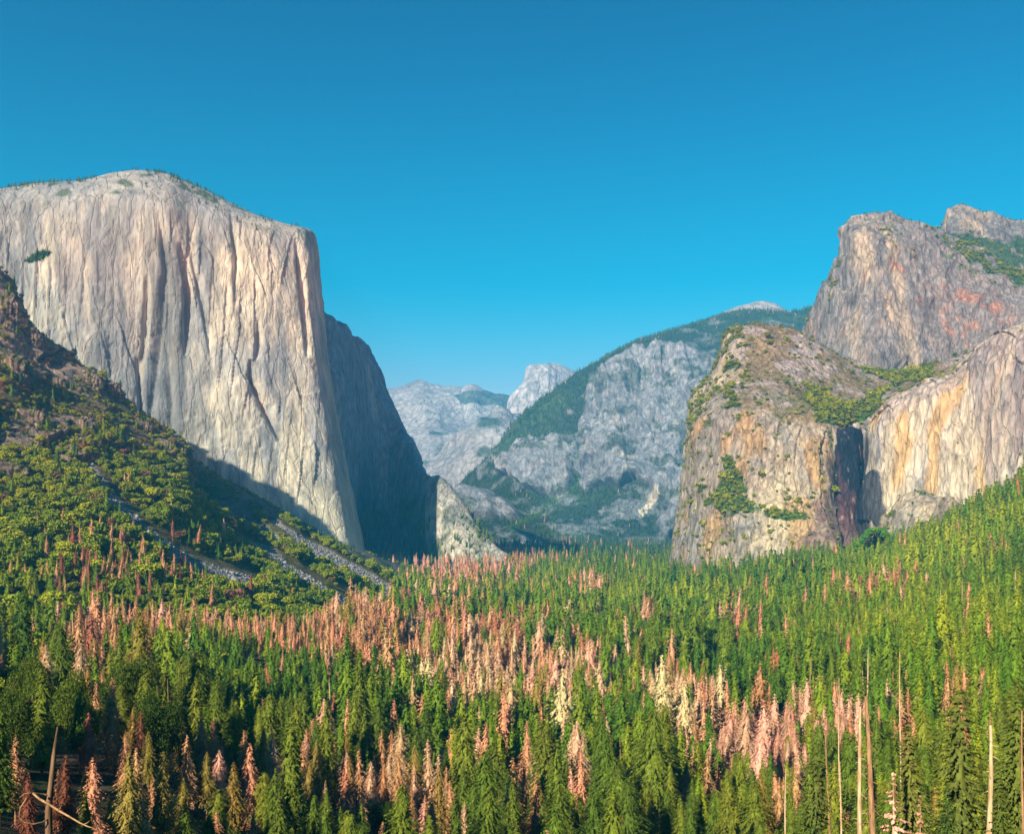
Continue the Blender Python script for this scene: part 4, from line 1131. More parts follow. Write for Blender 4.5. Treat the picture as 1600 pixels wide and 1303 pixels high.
def dead_prob(px, py):
    """share of dead trees by stand; px, py are where a stand's treetops lie in the photo"""
    p = np.full(px.shape, 0.05)
    p = p + 0.02 * (py > 1100)
    for cx, cy, rx, ry, rot, s in [(330, 905, 130, 38, 12, .9), (430, 940, 120, 34, 8, .95), (520, 975, 90, 40, 0, .6), (190, 880, 60, 35, 20, .45), (640, 985, 60, 28, 0, .7), (720, 985, 100, 30, 0, .85), (760, 1040, 90, 42, 0, .75), (860, 1020, 90, 32, 0, .8),
                                   (700, 870, 90, 26, 8, .95), (640, 850, 60, 14, 0, .7), (800, 862, 60, 12, 0, .6), (900, 1085, 60, 22, 0, .3), (1040, 1060, 40, 40, 0, .6), (1000, 830, 130, 5, -3, .7), (1170, 826, 70, 5, 0, .3), (930, 902, 22, 14, 0, .7),
                                   (1100, 1100, 35, 40, 0, .7), (1215, 1110, 55, 45, 0, .85), (1300, 1110, 55, 32, 0, .7), (1160, 1150, 60, 40, 0, .5), (1010, 950, 18, 12, 0, .5), (1150, 955, 25, 14, 0, .4), (1370, 905, 60, 16, 0, .4),
                                   (110, 870, 110, 45, 0, .6), (250, 935, 120, 40, 0, .8), (140, 990, 40, 50, 0, .5), (180, 1160, 110, 50, 10, .75), (60, 1200, 70, 50, 0, .7), (280, 1200, 70, 50, 0, .75), (330, 1160, 40, 30, 0, .5), (520, 1200, 70, 40, 0, .65), (640, 1200, 60, 40, 0, .45), (700, 1255, 30, 30, 0, .6), (440, 1180, 60, 30, 0, .5),
                                   (820, 1170, 25, 30, 0, .5), (905, 1160, 25, 30, 0, .5), (760, 1170, 20, 25, 0, .5), (1410, 1090, 25, 30, 0, .5), (1490, 1060, 30, 25, 0, .4), (1080, 1290, 50, 20, 0, .7), (1210, 1230, 40, 40, 0, .5), (240, 1270, 90, 30, 0, .6)]:
        p = p + 1.7 * s * soft_ell(px, py, cx, cy, rx, ry, rot)
    return np.clip(p, 0, 0.93)


def dead_kind(px, py, rng):
    """0,1 rust; 2,3 bleached; 4 crimson; 5 yellowing; 6 pink"""
    n = len(px)
    u = rng.random(n)
    out = np.where(rng.random(n) < .6, 0, 1)
    tan = 0.12 + 0.75 * np.clip(soft_ell(px, py, 790, 1040, 190, 55) + soft_ell(px, py, 1040, 1080, 60, 60) + 0.7 * soft_ell(px, py, 560, 1210, 150, 70) + .5 * soft_ell(px, py, 860, 1180, 150, 70), 0, 1)
    out = np.where(u < tan, np.where(rng.random(n) < .6, 2, 3), out)
    v = rng.random(n)
    cr = np.clip(1.0 * soft_ell(px, py, 60, 1230, 190, 110) + .5 * soft_ell(px, py, 130, 900, 90, 120), 0, .8)
    out = np.where(v < cr, 4, out)
    v = rng.random(n)
    ye = np.clip(.10 + .5 * soft_ell(px, py, 330, 1230, 180, 90), 0, .6)
    out = np.where(v < ye, 5, out)
    v = rng.random(n)
    pk = np.clip(.9 * soft_ell(px, py, 1230, 1150, 160, 90) + .5 * soft_ell(px, py, 1000, 830, 200, 15) + .5 * soft_ell(px, py, 700, 870, 120, 40), 0, .85)
    out = np.where(v < pk, 6, out)
    return out


# valley forest: jittered rows, wider apart with distance
T = []
d = 128.0
while d < 7200:
    s = max(9.5, 0.0102 * d)
    step = s / d * F
    qx = np.arange(-260, 1860, step)
    qx = qx + RNG.uniform(-.5, .5, len(qx)) * step
    dd = d + RNG.uniform(-.5, .5, len(qx)) * s
    x = (qx - 800) / F * dd
    T.append(np.stack([x, dd], axis=1))
    d += s
T = np.concatenate(T)
z = ground_z(T[:, 0], T[:, 1])
T = np.column_stack([T, z])
ok = ~covered(T[:, 0], T[:, 1], T[:, 2])
# small natural gaps
ok &= fbm(T, 70, 3, 1, 301) < 0.26
dpx = 800 + F * T[:, 0] / T[:, 1]
ok &= (T[:, 1] > 178) | (dpx < 330)
ok &= (dpx > 330) | (T[:, 1] > 132 + .1 * dpx)
T = T[ok]
H = np.interp(T[:, 1], [180, 260, 600, 1500], [20, 22.5, 31, 42]) * np.exp(RNG.normal(0, .23, len(T))) * (0.92 + 0.32 * fbm(T, 200, 2, 1, 302))
H = np.clip(H, 13, 58)
H = np.where((dpx[ok] < 540) & (T[:, 1] > 430) & (T[:, 1] < 1500), H * .70, H)
H = np.where((dpx[ok] < 450) & (T[:, 1] < 330), H * np.interp(dpx[ok], [250, 450], [.8, 1]), H)
tp = T.copy(); tp[:, 2] += H * 0.8
px, py = proj(tp)
inlook = (px > -200) & (px < 1800)
T, H, px, py = T[inlook], H[inlook], px[inlook], py[inlook]
isdead = RNG.random(len(T)) < dead_prob(px, py)
dk = dead_kind(px, py, RNG)
oakp = np.clip(.75 * soft_ell(px, py, 120, 1050, 190, 70) + .6 * soft_ell(px, py, 620, 930, 80, 30) + .5 * soft_ell(px, py, 1080, 870, 60, 14) + .8 * soft_ell(px, py, 60, 900, 130, 90) + 0.04, 0, .85) + .5 * soft_ell(px, py, 1160, 870, 50, 14)
isoak = (~isdead) & (RNG.random(len(T)) < oakp)
dist = T[:, 1]

# hillside brush and its trees
hv = HILL[int(HILL.shape[0] * .12):-6:1]
area_w = np.linalg.norm(np.cross(np.gradient(HILL, axis=0), np.gradient(HILL, axis=1)), axis=2)[int(HILL.shape[0] * .12):-6].reshape(-1)
gi = RNG.choice(len(area_w), 40000, p=area_w / area_w.sum())
HP = hv.reshape(-1, 3)[gi]
hr = HILL_ROCKY[int(HILL.shape[0] * .12):-6].reshape(-1)[gi]; ht = HILL_TALUS[int(HILL.shape[0] * .12):-6].reshape(-1)[gi]
hpx, hpy = proj(HP)
offtalus = np.ones(len(HP), bool)
for pts, w0, w1 in TALUS:
    dd, al = seg_dist(hpx, hpy + 2, pts)
    offtalus &= (dd > (w0 + (w1 - w0) * al) + 4) | (RNG.random(len(HP)) < .04)
keep = offtalus & (hpx > -120) & (hpx < 720) & (RNG.random(len(HP)) > 0.97 * ht) & (RNG.random(len(HP)) > 0.3 * hr) & (fbm(HP, 45, 3, 1, 303) < 0.20 + .18 * (hpy > 760))
HP = HP[keep]; hpx = hpx[keep]; hpy = hpy[keep]; hr = hr[keep]
hs = np.clip(np.exp(RNG.normal(-.2, .45, len(HP))) * (1 + .5 * fbm(HP, 60, 2, 1, 306)), .25, 2.1) * (0.62 + 0.5 * ss(620, 800, hpy))
hbrown = RNG.random(len(HP)) < np.clip(.5 * (1 - ss(640, 740, hpy)) * (0.6 + fbm(HP, 80, 2, 1, 304)) + .03, 0, .8)
hidx = np.where(hbrown, RNG.integers(3, 5, len(HP)), RNG.integers(0, 3, len(HP)))
hcon = (~hbrown) & (RNG.random(len(HP)) < .05 + .2 * soft_ell(hpx, hpy, 170, 900, 170, 60) + .35 * soft_ell(hpx, hpy, 80, 980, 200, 80))
hdead = hcon & (RNG.random(len(HP)) < .75 * soft_ell(hpx, hpy, 170, 900, 170, 60) + .06)
# clearly seen single dead conifers on the hillside
spots = [(200, 770, 24, 0), (268, 808, 20, 2), (349, 843, 30, 2), (455, 808, 16, 0), (113, 862, 26, 4), (143, 858, 30, 0), (192, 895, 26, 4), (254, 905, 30, 0), (128, 905, 24, 0), (50, 815, 16, 3), (152, 1045, 34, 4), (146, 985, 34, 0), (290, 905, 26, 4)]
spot_pts = [(hill_point(a, b), hh, k) for a, b, hh, k in spots]

# choose which trees become things: the ones that show largest
frame = (px > -8) & (px < 1608) & (py < 1320)
sz = H / dist


def largest(mask, n):
    i = np.where(mask & frame)[0]
    return i[np.argsort(-sz[i])][:n]


green = (~isdead) & (~isoak)
iG = largest(green, 285); iD = largest(isdead, 275); iO = largest(isoak, 130)
ho = np.where(~hcon)[0]
hframe = (hpx[ho] > 0) & (hpx[ho] < 700) & (hpy[ho] < 1100) & (hpy[ho] > 418)
ho_big = ho[hframe][np.argsort(-(hs[ho] / HP[ho, 1])[hframe])][:150]
ZONES = [(lambda a, b: b > 1180 and a < 330, 'in the dark corner at the lower left', 'the dark lower left corner'),
         (lambda a, b: b > 1180 and a < 700, 'along the bottom edge left of the middle', 'the bottom edge left of the middle'),
         (lambda a, b: b > 1180 and a < 1050, 'at the middle of the bottom edge', 'the bottom edge at the middle'),
         (lambda a, b: b > 1180 and a < 1320, 'at the bottom edge under the pink stand', 'the bottom edge below the pink trees'),
         (lambda a, b: b > 1180, 'in the lower right corner by the bleached trunks', 'the lower right corner'),
         (lambda a, b: b > 1060 and a < 330, 'on the dim lower left slope', 'the dim lower left slope'),
         (lambda a, b: b > 1060 and a < 700, 'in the stand below the salmon row', 'the stand below the salmon row'),
         (lambda a, b: b > 1060 and a < 1060, 'in the stand just below the pale dead patch', 'the stand below the pale patch'),
         (lambda a, b: b > 1060 and a < 1330, 'among the pink dead trees right of the middle', 'the stand around the pink trees'),
         (lambda a, b: b > 1060, 'high on the right slope above the bleached trunks', 'the right slope above the trunks'),
         (lambda a, b: a < 300, 'at the left foot of the brushy hillside', 'the left foot of the hillside'),
         (lambda a, b: a < 650, 'in the row at the foot of the brushy hillside', 'the row at the hillside foot'),
         (lambda a, b: a < 1060, 'on the valley floor in and around the pale dead patch', 'the valley floor at the pale patch'),
         (lambda a, b: True, 'on the valley floor below the waterfall', 'the valley floor below the waterfall')]


def zone(a, b):
    for f_, l_, g_ in ZONES:
        if f_(a, b):
            return l_, g_


DEADNAME = ['rust red dead conifer', 'thin rust red dead conifer', 'bleached tan dead conifer', 'thin bleached tan dead conifer', 'dark red dead conifer', 'yellowing dying conifer', 'pink dead conifer']


def place(kind, km, p, sc, rz, label, cat, group, parts):
    if parts:
        root = link(kind, None, loc=p, label=label, category=cat, group=group)
        root.empty_display_size = 1
        link('crown', km['crown'], parent=root); link('trunk', km['trunk'], parent=root)
    else:
        root = link(kind, km['joined'], loc=p, label=label, category=cat, group=group)
    root.scale = sc; root.rotation_euler = (0, 0, rz)
    return root


for rank, i in enumerate(iG):
    v = KIT['green_near' if dist[i] < 420 else 'green_mid']
    zl, zg = zone(px[i], py[i]); s = H[i] / 35
    place('conifer_tree', v[i % len(v)], T[i], (s * 1.08, s * 1.08, s), (i * 2.39) % 6.28, 'dark green living conifer ' + zl, 'conifer tree', 'green conifers in ' + zg, rank < 160)
for rank, i in enumerate(iD):
    v = KIT['dead_near' if dist[i] < 420 else 'dead_mid']
    zl, zg = zone(px[i], py[i]); s = H[i] / 35
    place('dead_conifer', v[dk[i]], T[i], (s * 1.15, s * 1.15, s), (i * 2.39) % 6.28, DEADNAME[dk[i]] + ' ' + zl, 'dead conifer', DEADNAME[dk[i]] + 's in ' + zg, rank < 160)
for rank, i in enumerate(iO):
    near = dist[i] < 330
    v = KIT['oak_near' if near else 'oak_mid']
    zl, zg = zone(px[i], py[i]); s = (1.0 + .4 * (i % 7) / 7)
    place('oak_tree', v[i % (3 if near else 3)], T[i], (s, s, s * 1.15), (i * 2.39) % 6.28, 'round crowned leafy oak ' + zl, 'oak tree', 'leafy oaks in ' + zg, rank < 90)
for rank, i in enumerate(ho_big):
    s = hs[i]
    nm = 'reddish brown scrub bush' if hidx[i] > 2 else 'olive green bushy oak'
    where = ('high on the rocky left hillside', 'high on the hillside') if hpy[i] < 700 else ('on the lower part of the brushy left hillside', 'low on the hillside') if hpy[i] > 880 else ('on the middle of the brushy left hillside', 'across the middle of the hillside')
    place('oak_shrub', KIT['oak_mid'][hidx[i]], HP[i], (s, s, s), (i * 2.39) % 6.28, nm + ' ' + where[0], 'shrub', nm + 's ' + where[1], rank < 40)
SPOTLAB = ['rust red dead conifer standing alone high on the hillside under the outcrop', 'pale dead conifer on the hillside right of the lone rust red one', 'tall tan dead conifer on the middle of the hillside by the rubble streak',
           'rust red dead conifer on the hillside crest against the cliff base', 'dark red dead conifer at the left of the hillside pair', 'rust red dead conifer at the right of the hillside pair', 'dark red dead conifer low on the hillside between two red groups',
           'broad rust red dead conifer above the salmon row', 'rust red dead conifer just below the hillside pair', 'bare thin tan dead tree on the left hillside', 'lone dark red dead conifer in the dark oaks at left',
           'tall rust red dead conifer behind the lone dark red one', 'dark red dead conifer right of the broad rust one']
for (p, hh, k), lab in zip(spot_pts, SPOTLAB):
    s = hh / 35
    place('dead_conifer', KIT['dead_mid'][k], p, (s * 1.15, s * 1.15, s), hh, lab, 'dead conifer', 'single dead conifers on the hillside', True)


def band(mask, lo, hi):
    return np.where(mask & (dist >= lo) & (dist < hi))[0]


chosen = np.zeros(len(T), bool); chosen[iG] = True; chosen[iD] = True; chosen[iO] = True
fr = ~chosen
sel = []; scs = []; ids = []
V = [k['joined'] for k in KIT['green_near'] + KIT['green_mid'] + KIT['green_far'] + KIT['green_hazy']]
for lo, hi, off, n in ((0, 300, 0, 6), (300, 1100, 6, 5), (1100, 3600, 11, 3), (3600, 9000, 14, 2)):
    i = band(green & fr, lo, hi); sel.append(i); ids.append(off + RNG.integers(0, n, len(i)))
sel = np.concatenate(sel); ids = np.concatenate(ids)
s = H[sel] / 35; wide = np.where(dist[sel] > 900, 1.35, 1.2)
scatter('conifer_forest', 'dense green conifer forest filling the valley floor', T[sel], np.stack([s * wide, s * wide, s], 1), ids, V)
sel = []; ids = []
V = [k['joined'] for k in KIT['dead_near'] + KIT['dead_mid'] + KIT['dead_far']]
for lo, hi, off in ((0, 300, 0), (300, 1300, 7), (1300, 9000, 14)):
    i = band(isdead & fr, lo, hi); sel.append(i); ids.append(off + dk[i])
sel = np.concatenate(sel); ids = np.concatenate(ids); s = H[sel] / 35; wide = np.where(dist[sel] > 900, 1.4, 1.2)
scatter('dead_forest', 'salmon, tan and rust coloured stands of dead conifers in the valley forest', T[sel], np.stack([s * wide, s * wide, s], 1), ids, V)
i = np.where(isoak & fr)[0]
V = [k['joined'] for k in KIT['oak_mid'][:3] + KIT['bush_far'][:1]]
ids = np.where(dist[i] > 1300, 3, RNG.integers(0, 3, len(i)))
s = RNG.uniform(1, 1.7, len(i))
scatter('oak_woods', 'round crowned oaks filling gaps in the valley forest', T[i], np.stack([s, s, s * 1.1], 1), ids, V)

chos = np.zeros(len(HP), bool); chos[ho_big] = True
i = np.where(~hcon & ~chos)[0]
V = [k['joined'] for k in KIT['oak_mid']]
s = hs[i]
scatter('hillside_shrubs', 'olive and brown oak brush covering the left hillside', HP[i], np.stack([s, s, s], 1), hidx[i], V)
i = np.where(hdead)[0]
s = RNG.uniform(.45, .85, len(i))
scatter('hillside_dead_trees', 'rust red dead conifers dotted over the lower left hillside', HP[i], np.stack([s, s, s], 1), np.where(RNG.random(len(i)) < .5, 0, np.where(RNG.random(len(i)) < .6, 4, 1)), [k['joined'] for k in KIT['dead_mid']])
i = np.where(hcon & ~hdead)[0]
V = [k['joined'] for k in KIT['green_mid']]
s = RNG.uniform(.35, .75, len(i))
scatter('hillside_woods', 'scattered young green conifers on the left hillside', HP[i], np.stack([s, s, s], 1), RNG.integers(0, 5, len(i)), V)
# talus blocks
tt = np.where((HILL_TALUS > .5).reshape(-1) & (HILL_PX.reshape(-1) > 100))[0]
tt = RNG.choice(tt, 15000)
s = np.exp(RNG.normal(.35, .5, len(tt)))
scatter('talus_rubble', 'grey rubble streaks running down the left hillside', HILL.reshape(-1, 3)[tt] + RNG.normal(0, 1.2, (len(tt), 3)) * (1, 1, .2), np.stack([s, s * 1.2, s * .8], 1), RNG.integers(0, 4, len(tt)), ROCKS)


# trees and bushes on the mountains
def on_loft(key, veg, n, cond, pxr=(-100, 1700)):
    B = LOFTS[key]
    a = np.linalg.norm(np.cross(np.gradient(B, axis=0), np.gradient(B, axis=1)), axis=2) * np.clip(veg, 0, 1)
    qx, qy = proj(B)
    a = a * cond(qx, qy) * (qx > pxr[0]) * (qx < pxr[1])
    a = a.reshape(-1)
    i = RNG.choice(len(a), n, p=a / a.sum())
    return B.reshape(-1, 3)[i] + RNG.normal(0, 2.0, (n, 3)) * (1, 1, 0)


P = on_loft('ridge', RIDGE_VEG, 11000, lambda x, y: 1.0 * (x < 1320))
s = RNG.uniform(.45, .95, len(P))
P2 = on_loft('ridge', np.ones(LOFTS['ridge'].shape[:2]), 1800, lambda x, y: 1.0 * (np.abs(y - np.interp(x, [q[0] for q in cr], [q[1] for q in cr])) < 3.5) * (x > 760) * (x < 1320))
s2 = RNG.uniform(.6, 1.15, len(P2))
P = np.concatenate([P, P2]); s = np.concatenate([s, s2])
dd_ = np.where(RNG.random(len(P)) < .02, 2, RNG.integers(0, 2, len(P)))
scatter('ridge_woods', 'small dark conifers covering the hazy middle ridge', P, np.stack([s * 1.4, s * 1.4, s], 1), dd_, [k['joined'] for k in KIT['green_hazy']] + [KIT['dead_far'][6]['joined']])

B = LOFTS['low']; vg = LOW_VEG + 0.05
P = on_loft('low', np.clip(vg, 0, 1), 6500, lambda x, y: 1.0)
s = np.exp(RNG.normal(-.1, .35, len(P))) * .95
PS = on_loft('slab', SLAB_VEG + .02, 350, lambda x, y: 1.0)
P3 = on_loft('cath', CATH_VEG, 2600, lambda x, y: 1.0 * (x < 1640))
P4 = on_loft('peak', PEAK_VEG, 900, lambda x, y: 1.0 * (x < 1640))
P5 = on_loft('wall', np.ones(LOFTS['wall'].shape[:2]), 60, lambda x, y: 1.0 * (y < 800))
P = np.concatenate([P, PS, P3, P4, P5]); s = np.concatenate([s, np.full(len(PS), .7), RNG.uniform(.5, 1.2, len(P3)), RNG.uniform(.6, 1.3, len(P4)), RNG.uniform(.4, .8, len(P5))])
scatter('cliff_shrubs', 'green brush on the ledges and benches of the right cliffs', P, np.stack([s, s, s], 1), RNG.integers(0, 2, len(P)), [KIT['bush_far'][0]['joined'], KIT['oak_mid'][0]['joined']])

rimf = [(-420, 330), (-200, 305), (-60, 302), (0, 296), (60, 288), (130, 283), (180, 271), (222, 268), (262, 274), (300, 290), (350, 314), (400, 337), (445, 351), (477, 359)]
ry = lambda x: np.interp(x, [q[0] for q in rimf], [q[1] for q in rimf])
onrim = lambda x, y: ((y > ry(x) - 6) & (y < ry(x) + 5)) * (0.12 + 1.0 * (x < 90) + .5 * ((x > 90) & (x < 150)) + .6 * ((x > 230) & (x < 350)))
P = on_loft('cap', np.ones(LOFTS['cap'].shape[:2]), 520, onrim, (-60, 470))
P2 = on_loft('cap', np.ones(LOFTS['cap'].shape[:2]), 260, lambda x, y: (x > 225) & (x < 430) & (y > ry(x)) & (y < ry(x) + 26))
P3 = on_loft('cap', np.ones(LOFTS['cap'].shape[:2]), 90, lambda x, y: inpoly(x, y, [(38, 408), (60, 392), (82, 394), (70, 405), (50, 412)]))
P = np.concatenate([P, P2, P3]); s = RNG.uniform(.13, .36, len(P))
scatter('summit_woods', 'small dark trees dotting the rim of the great left cliff', P, np.stack([s * 1.6, s * 1.6, s], 1), RNG.integers(0, 2, len(P)), [k['joined'] for k in KIT['green_hazy']])
# rim trees of the right massif and of the lower buttress
crr = lambda x: np.interp(x, [1255, 1286, 1314, 1330, 1382, 1440, 1500, 1600], [512, 440, 385, 346, 337, 351, 378, 425])
P = on_loft('cath', np.ones(LOFTS['cath'].shape[:2]), 260, lambda x, y: (np.abs(y - crr(x)) < 6) * (x > 1320) * 1.0)
lw = lambda x: np.interp(x, [1126, 1152, 1220, 1290, 1330], [562, 512, 515, 545, 566])
P2 = on_loft('low', np.ones(LOFTS['low'].shape[:2]), 110, lambda x, y: (np.abs(y - lw(x)) < 5) * (x > 1130) * (x < 1330))
pk_ = lambda x: np.interp(x, [1481, 1492, 1535, 1600], [326, 322, 330, 350])
P3 = on_loft('peak', np.ones(LOFTS['peak'].shape[:2]), 70, lambda x, y: (np.abs(y - pk_(x)) < 5) * (x > 1484))
P = np.concatenate([P, P2, P3]); s = RNG.uniform(.14, .36, len(P))
scatter('skyline_woods', 'little dark trees along the skyline of the right massif', P, np.stack([s * 1.5, s * 1.5, s], 1), RNG.integers(0, 2, len(P)), [k['joined'] for k in KIT['green_hazy']])
# woods on the east walls' foot and the bright grove under the waterfall
P = on_loft('gully', GULLY_VEG, 700, lambda x, y: 1.0 * (x > 200) * (x < 700))
s = RNG.uniform(.4, 1.0, len(P))
scatter('shaded_brush', 'dark brush on the shaded slope under the great wall', P, np.stack([s, s, s], 1), np.zeros(len(P), int), [KIT['oak_mid'][0]['joined']])
P = on_loft('east', np.ones(LOFTS['east'].shape[:2]), 900, lambda x, y: (y > 800) * 1.0 * (x > 560) * (x < 770))
s = RNG.uniform(.4, .8, len(P))
scatter('wall_foot_woods', 'dark trees at the foot of the shaded eastern walls', P, np.stack([s, s, s], 1), RNG.integers(0, 2, len(P)), [k['joined'] for k in KIT['green_far'][:2]])
n = 420
qx = RNG.normal(1370, 30, n); qd = RNG.uniform(1850, 2080, n)
x = (qx - 800) / F * qd; zz = ground_z(x, qd) + 50 * np.exp(-((qx - 1365) / 30) ** 2)
s = RNG.uniform(.9, 1.6, n)
scatter('bright_grove', 'bright fresh green grove below the dark waterfall streak', np.stack([x, qd, zz], 1), np.stack([s, s, s * 1.1], 1), np.zeros(n, int), [KIT['bright'][0]['joined']])


# rock outcrops on the hillside
M_CRAG = bark_mat('brown_crag_rock', (0.12, 0.085, 0.06), (0.44, 0.32, 0.20))


def crag(seed, org, wid, hgt):
    """blocky ribbed outcrop: a boxy dome cut by vertical joints and ledges"""
    nt_, np_ = 64, 96
    th = np.linspace(.03, math.pi * .8, nt_)[:, None]; ph = np.linspace(0, 2 * math.pi, np_)[None, :]
    sx = np.sin(th) * np.cos(ph); sy = np.sin(th) * np.sin(ph); sz = np.cos(th) + 0 * ph
    pw = (np.abs(sx) ** 4 + np.abs(sy) ** 4 + np.abs(sz) ** 4) ** -.25
    P_ = np.stack([sx * pw * wid * .8, sy * pw * wid * .5, sz * pw * hgt * .62], -1)
    Q = P_ + np.array((seed * 37.0, seed * 11.0, 0))
    rad = np.stack([sx, sy, sz * .35], -1)
    w_ = Q[..., 0] / (wid * .22) + .8 * fbm(Q, wid * .8, 3, 2, 1)
    saw_ = (w_ - np.floor(w_)) - .5
    w2 = (Q[..., 0] * .6 + Q[..., 1] * .8) / (wid * .13) + .9 * fbm(Q, wid * .5, 3, 2, 2)
    saw2 = (w2 - np.floor(w2)) - .5
    w3 = Q[..., 2] / (hgt * .22) + 1.2 * fbm(Q, wid * .6, 3, 1, 3)
    saw3 = (w3 - np.floor(w3)) - .5
    am = wid * (.16 * saw_ + .08 * saw2 + .09 * saw3 + .30 * fbm(Q, wid * .9, 4, 1.6, 4, gain=.6)) - wid * .08
    P_ = P_ + rad * am[..., None] * np.clip(np.sin(th) * 2, 0, 1)[..., None]
    P_[..., 2] += hgt * (.28 * fbm(Q, wid * .5, 3, 1, 5) - .25 * (P_[..., 0] / wid)) * (sz > 0)
    P_[:, -1] = P_[:, 0]
    cc = np.zeros(P_.shape) + np.array((0.24, 0.175, 0.13))
    cc = mixc(cc, np.array((0.42, 0.31, 0.17)), .8 * ss(0, .35, fbm(Q, wid * .35, 4, 2, 6)))
    cc = mixc(cc, np.array((0.09, 0.075, 0.07)), .8 * ss(0.05, .35, fbm(Q, wid * .2, 4, 3, 7)))
    cc = mixc(cc, np.array((0.09, 0.10, 0.02)), .8 * ss(.1, .3, fbm(Q, wid * .3, 3, 1, 8) + .2 * sz - .1))
    me = grid_mesh('crag', P_[:, ::-1], cc, M_HILL)
    return me


CR = [((280, 722), 26, 50, 'tall brown crag ending the hillside crest above the shaded gully'), ((262, 700), 22, 26, 'low brown crag just up the crest from the tallest one'), ((170, 612), 30, 34, 'pale ribbed crag on the upper hillside crest against the great wall'),
      ((142, 598), 26, 26, 'broken crag on the crest above the pale ribbed one'), ((128, 668), 30, 30, 'yellowish crag in the brush below the crest crags'), ((50, 655), 26, 24, 'dark low crag among brown scrub near the left edge'),
      ((18, 575), 34, 42, 'big dark crag on the upper left hillside under the shadowed cleft'), ((8, 480), 36, 60, 'dark crag at the top left end of the hillside crest'), ((48, 525), 24, 34, 'steep dark crag on the crest below the topmost one'),
      ((20, 745), 40, 30, 'reddish crag low at the left edge above the green oaks'), ((225, 665), 20, 16, 'small crag on the crest halfway to the tall brown one'), ((90, 600), 24, 22, 'tawny crag between two dark ones on the upper hillside')]
for j, ((a_, b_), w_, h_, lab) in enumerate(CR):
    o_ = link('rock_outcrop', crag(5 + j, None, w_, h_), loc=hill_point(a_, b_) - np.array((0, 0, h_ * .12)), label=lab, category='rock outcrop', group='crags on the left hillside')

# ------------------------------------------------------------------ near trees at the bottom of the view
def gz(px_, d_):
    x_ = (px_ - 800) / F * d_
    return x_, float(ground_z(np.array([x_]), np.array([float(d_)]))[0])


def snag(label, pxt, pyt, d, r, lean, mat, nb, R, h0=.35, seed=0, curl=0.3):
    """bare trunk whose top stands at photo position pxt, pyt and distance d; its foot on the slope below"""
    rng = np.random.default_rng(seed)
    top = at(pxt, pyt, d)
    x0, z0 = gz(pxt + lean, d)
    foot_ = np.array((x0, d, z0 - .5))
    H_ = top[2] - foot_[2]
    hs_ = np.linspace(0, 1, 14)
    bend = lambda h: foot_ + (top - foot_) * h + np.array((math.sin(h * 5 + seed) * .22, 0, 0)) * (h * (1 - h) * 4)
    root = link('snag', None, loc=tuple(foot_), label=label, category='dead tree', group='bare trunks at the lower right')
    tv, tf = tube([bend(h) - foot_ for h in hs_], [r * (1 - .72 * h) * (1 + .05 * math.sin(h * 40)) for h in hs_], 9)
    st = [(tv, tf)]
    for k in range(46):
        t = rng.uniform(.1, .98); az = rng.random() * 6.283; L = rng.uniform(.25, .9) * (r / .5)
        p0 = bend(t) - foot_; dv = np.array((math.cos(az), math.sin(az), rng.uniform(-.3, .2)))
        st.append(tube([p0, p0 + dv * L * .6, p0 + dv * L + (0, 0, -.1)], (.05, .035, .012), 4))
    tv, tf = join(st)
    link('trunk', poly_mesh('trunk', tv, tf, [mat], smooth=True), parent=root)
    for k in range(nb):
        t = h0 + (0.97 - h0) * (k + rng.random() * .8) / nb
        az = rng.random() * 6.283; L = R * rng.uniform(.25, 1) * (1.1 - t)
        p0 = bend(t) - foot_
        dirv = np.array((math.cos(az), math.sin(az), 0))
        pts = [p0, p0 + dirv * L * .35 + (0, 0, .05 * L), p0 + dirv * L * .7 + (0, 0, -curl * L * .35), p0 + dirv * L + (0, 0, -curl * L)]
        q = [tube(pts, (.07, .05, .035, .012), 4)]
        if L > 1.2:
            for j in range(3):
                b0 = pts[1] + (pts[3] - pts[1]) * rng.random()
                q.append(tube([b0, b0 + dirv * L * .2 + rng.normal(0, .22, 3) * L], (.025, .008), 3))
        bv, bf = join(q)
        link('branch', poly_mesh('branch', bv, bf, [mat], smooth=True), parent=root)
    return root


snag('pale bleached bare trunk, left of the two close together at the lower right', 1344, 1104, 118, .52, 4, M_SNAG, 16, 3.4, .3, 1, .5)
snag('taller brown bare trunk leaning beside the pale bleached one', 1353, 1088, 112, .66, 34, M_SNAG_RED, 34, 5.6, .3, 2, .35)
snag('yellowish bare trunk with broken top near the right edge', 1548, 1133, 92, .50, -6, M_SNAG, 9, 4.2, .3, 3, .3)
snag('thin grey bare pole left of the two bleached trunks', 1312, 1190, 150, .28, 3, M_SNAG, 8, 2.0, .4, 4)
snag('slender leaning bare pole under the pink dead trees', 1290, 1150, 170, .34, 12, M_SNAG_RED, 14, 2.2, .3, 5)
snag('slender pale pole with curved foot below the pink dead trees', 1228, 1200, 190, .30, -4, M_SNAG, 10, 2.0, .4, 6)
snag('thin bare pole high on the right slope', 1406, 1018, 330, .34, 1, M_SNAG, 10, 2.0, .4, 7)
snag('thin pale pole just right of the pink dead group', 1311, 1058, 300, .30, 1, M_SNAG, 6, 1.6, .5, 8)
snag('short thin pole on the dim left slope', 113, 955, 480, .40, 1, M_SNAG, 10, 2.5, .3, 9)
snag('thin bare pole left of the lower left oaks', 245, 1065, 300, .28, 1, M_SNAG_RED, 8, 1.6, .3, 10)
snag('thin bare pole right of its twin among the lower left oaks', 262, 1060, 300, .28, 0, M_SNAG_RED, 8, 1.6, .3, 11)
ST = np.random.default_rng(77)
tv, tf = tube([(0, 0, -1), (.1, 0, 8), (-.1, .1, 16), (.15, 0, 23), (.1, .1, 27)], (.42, .36, .27, .17, .05), 7)
pts_ = [(tv, tf)]
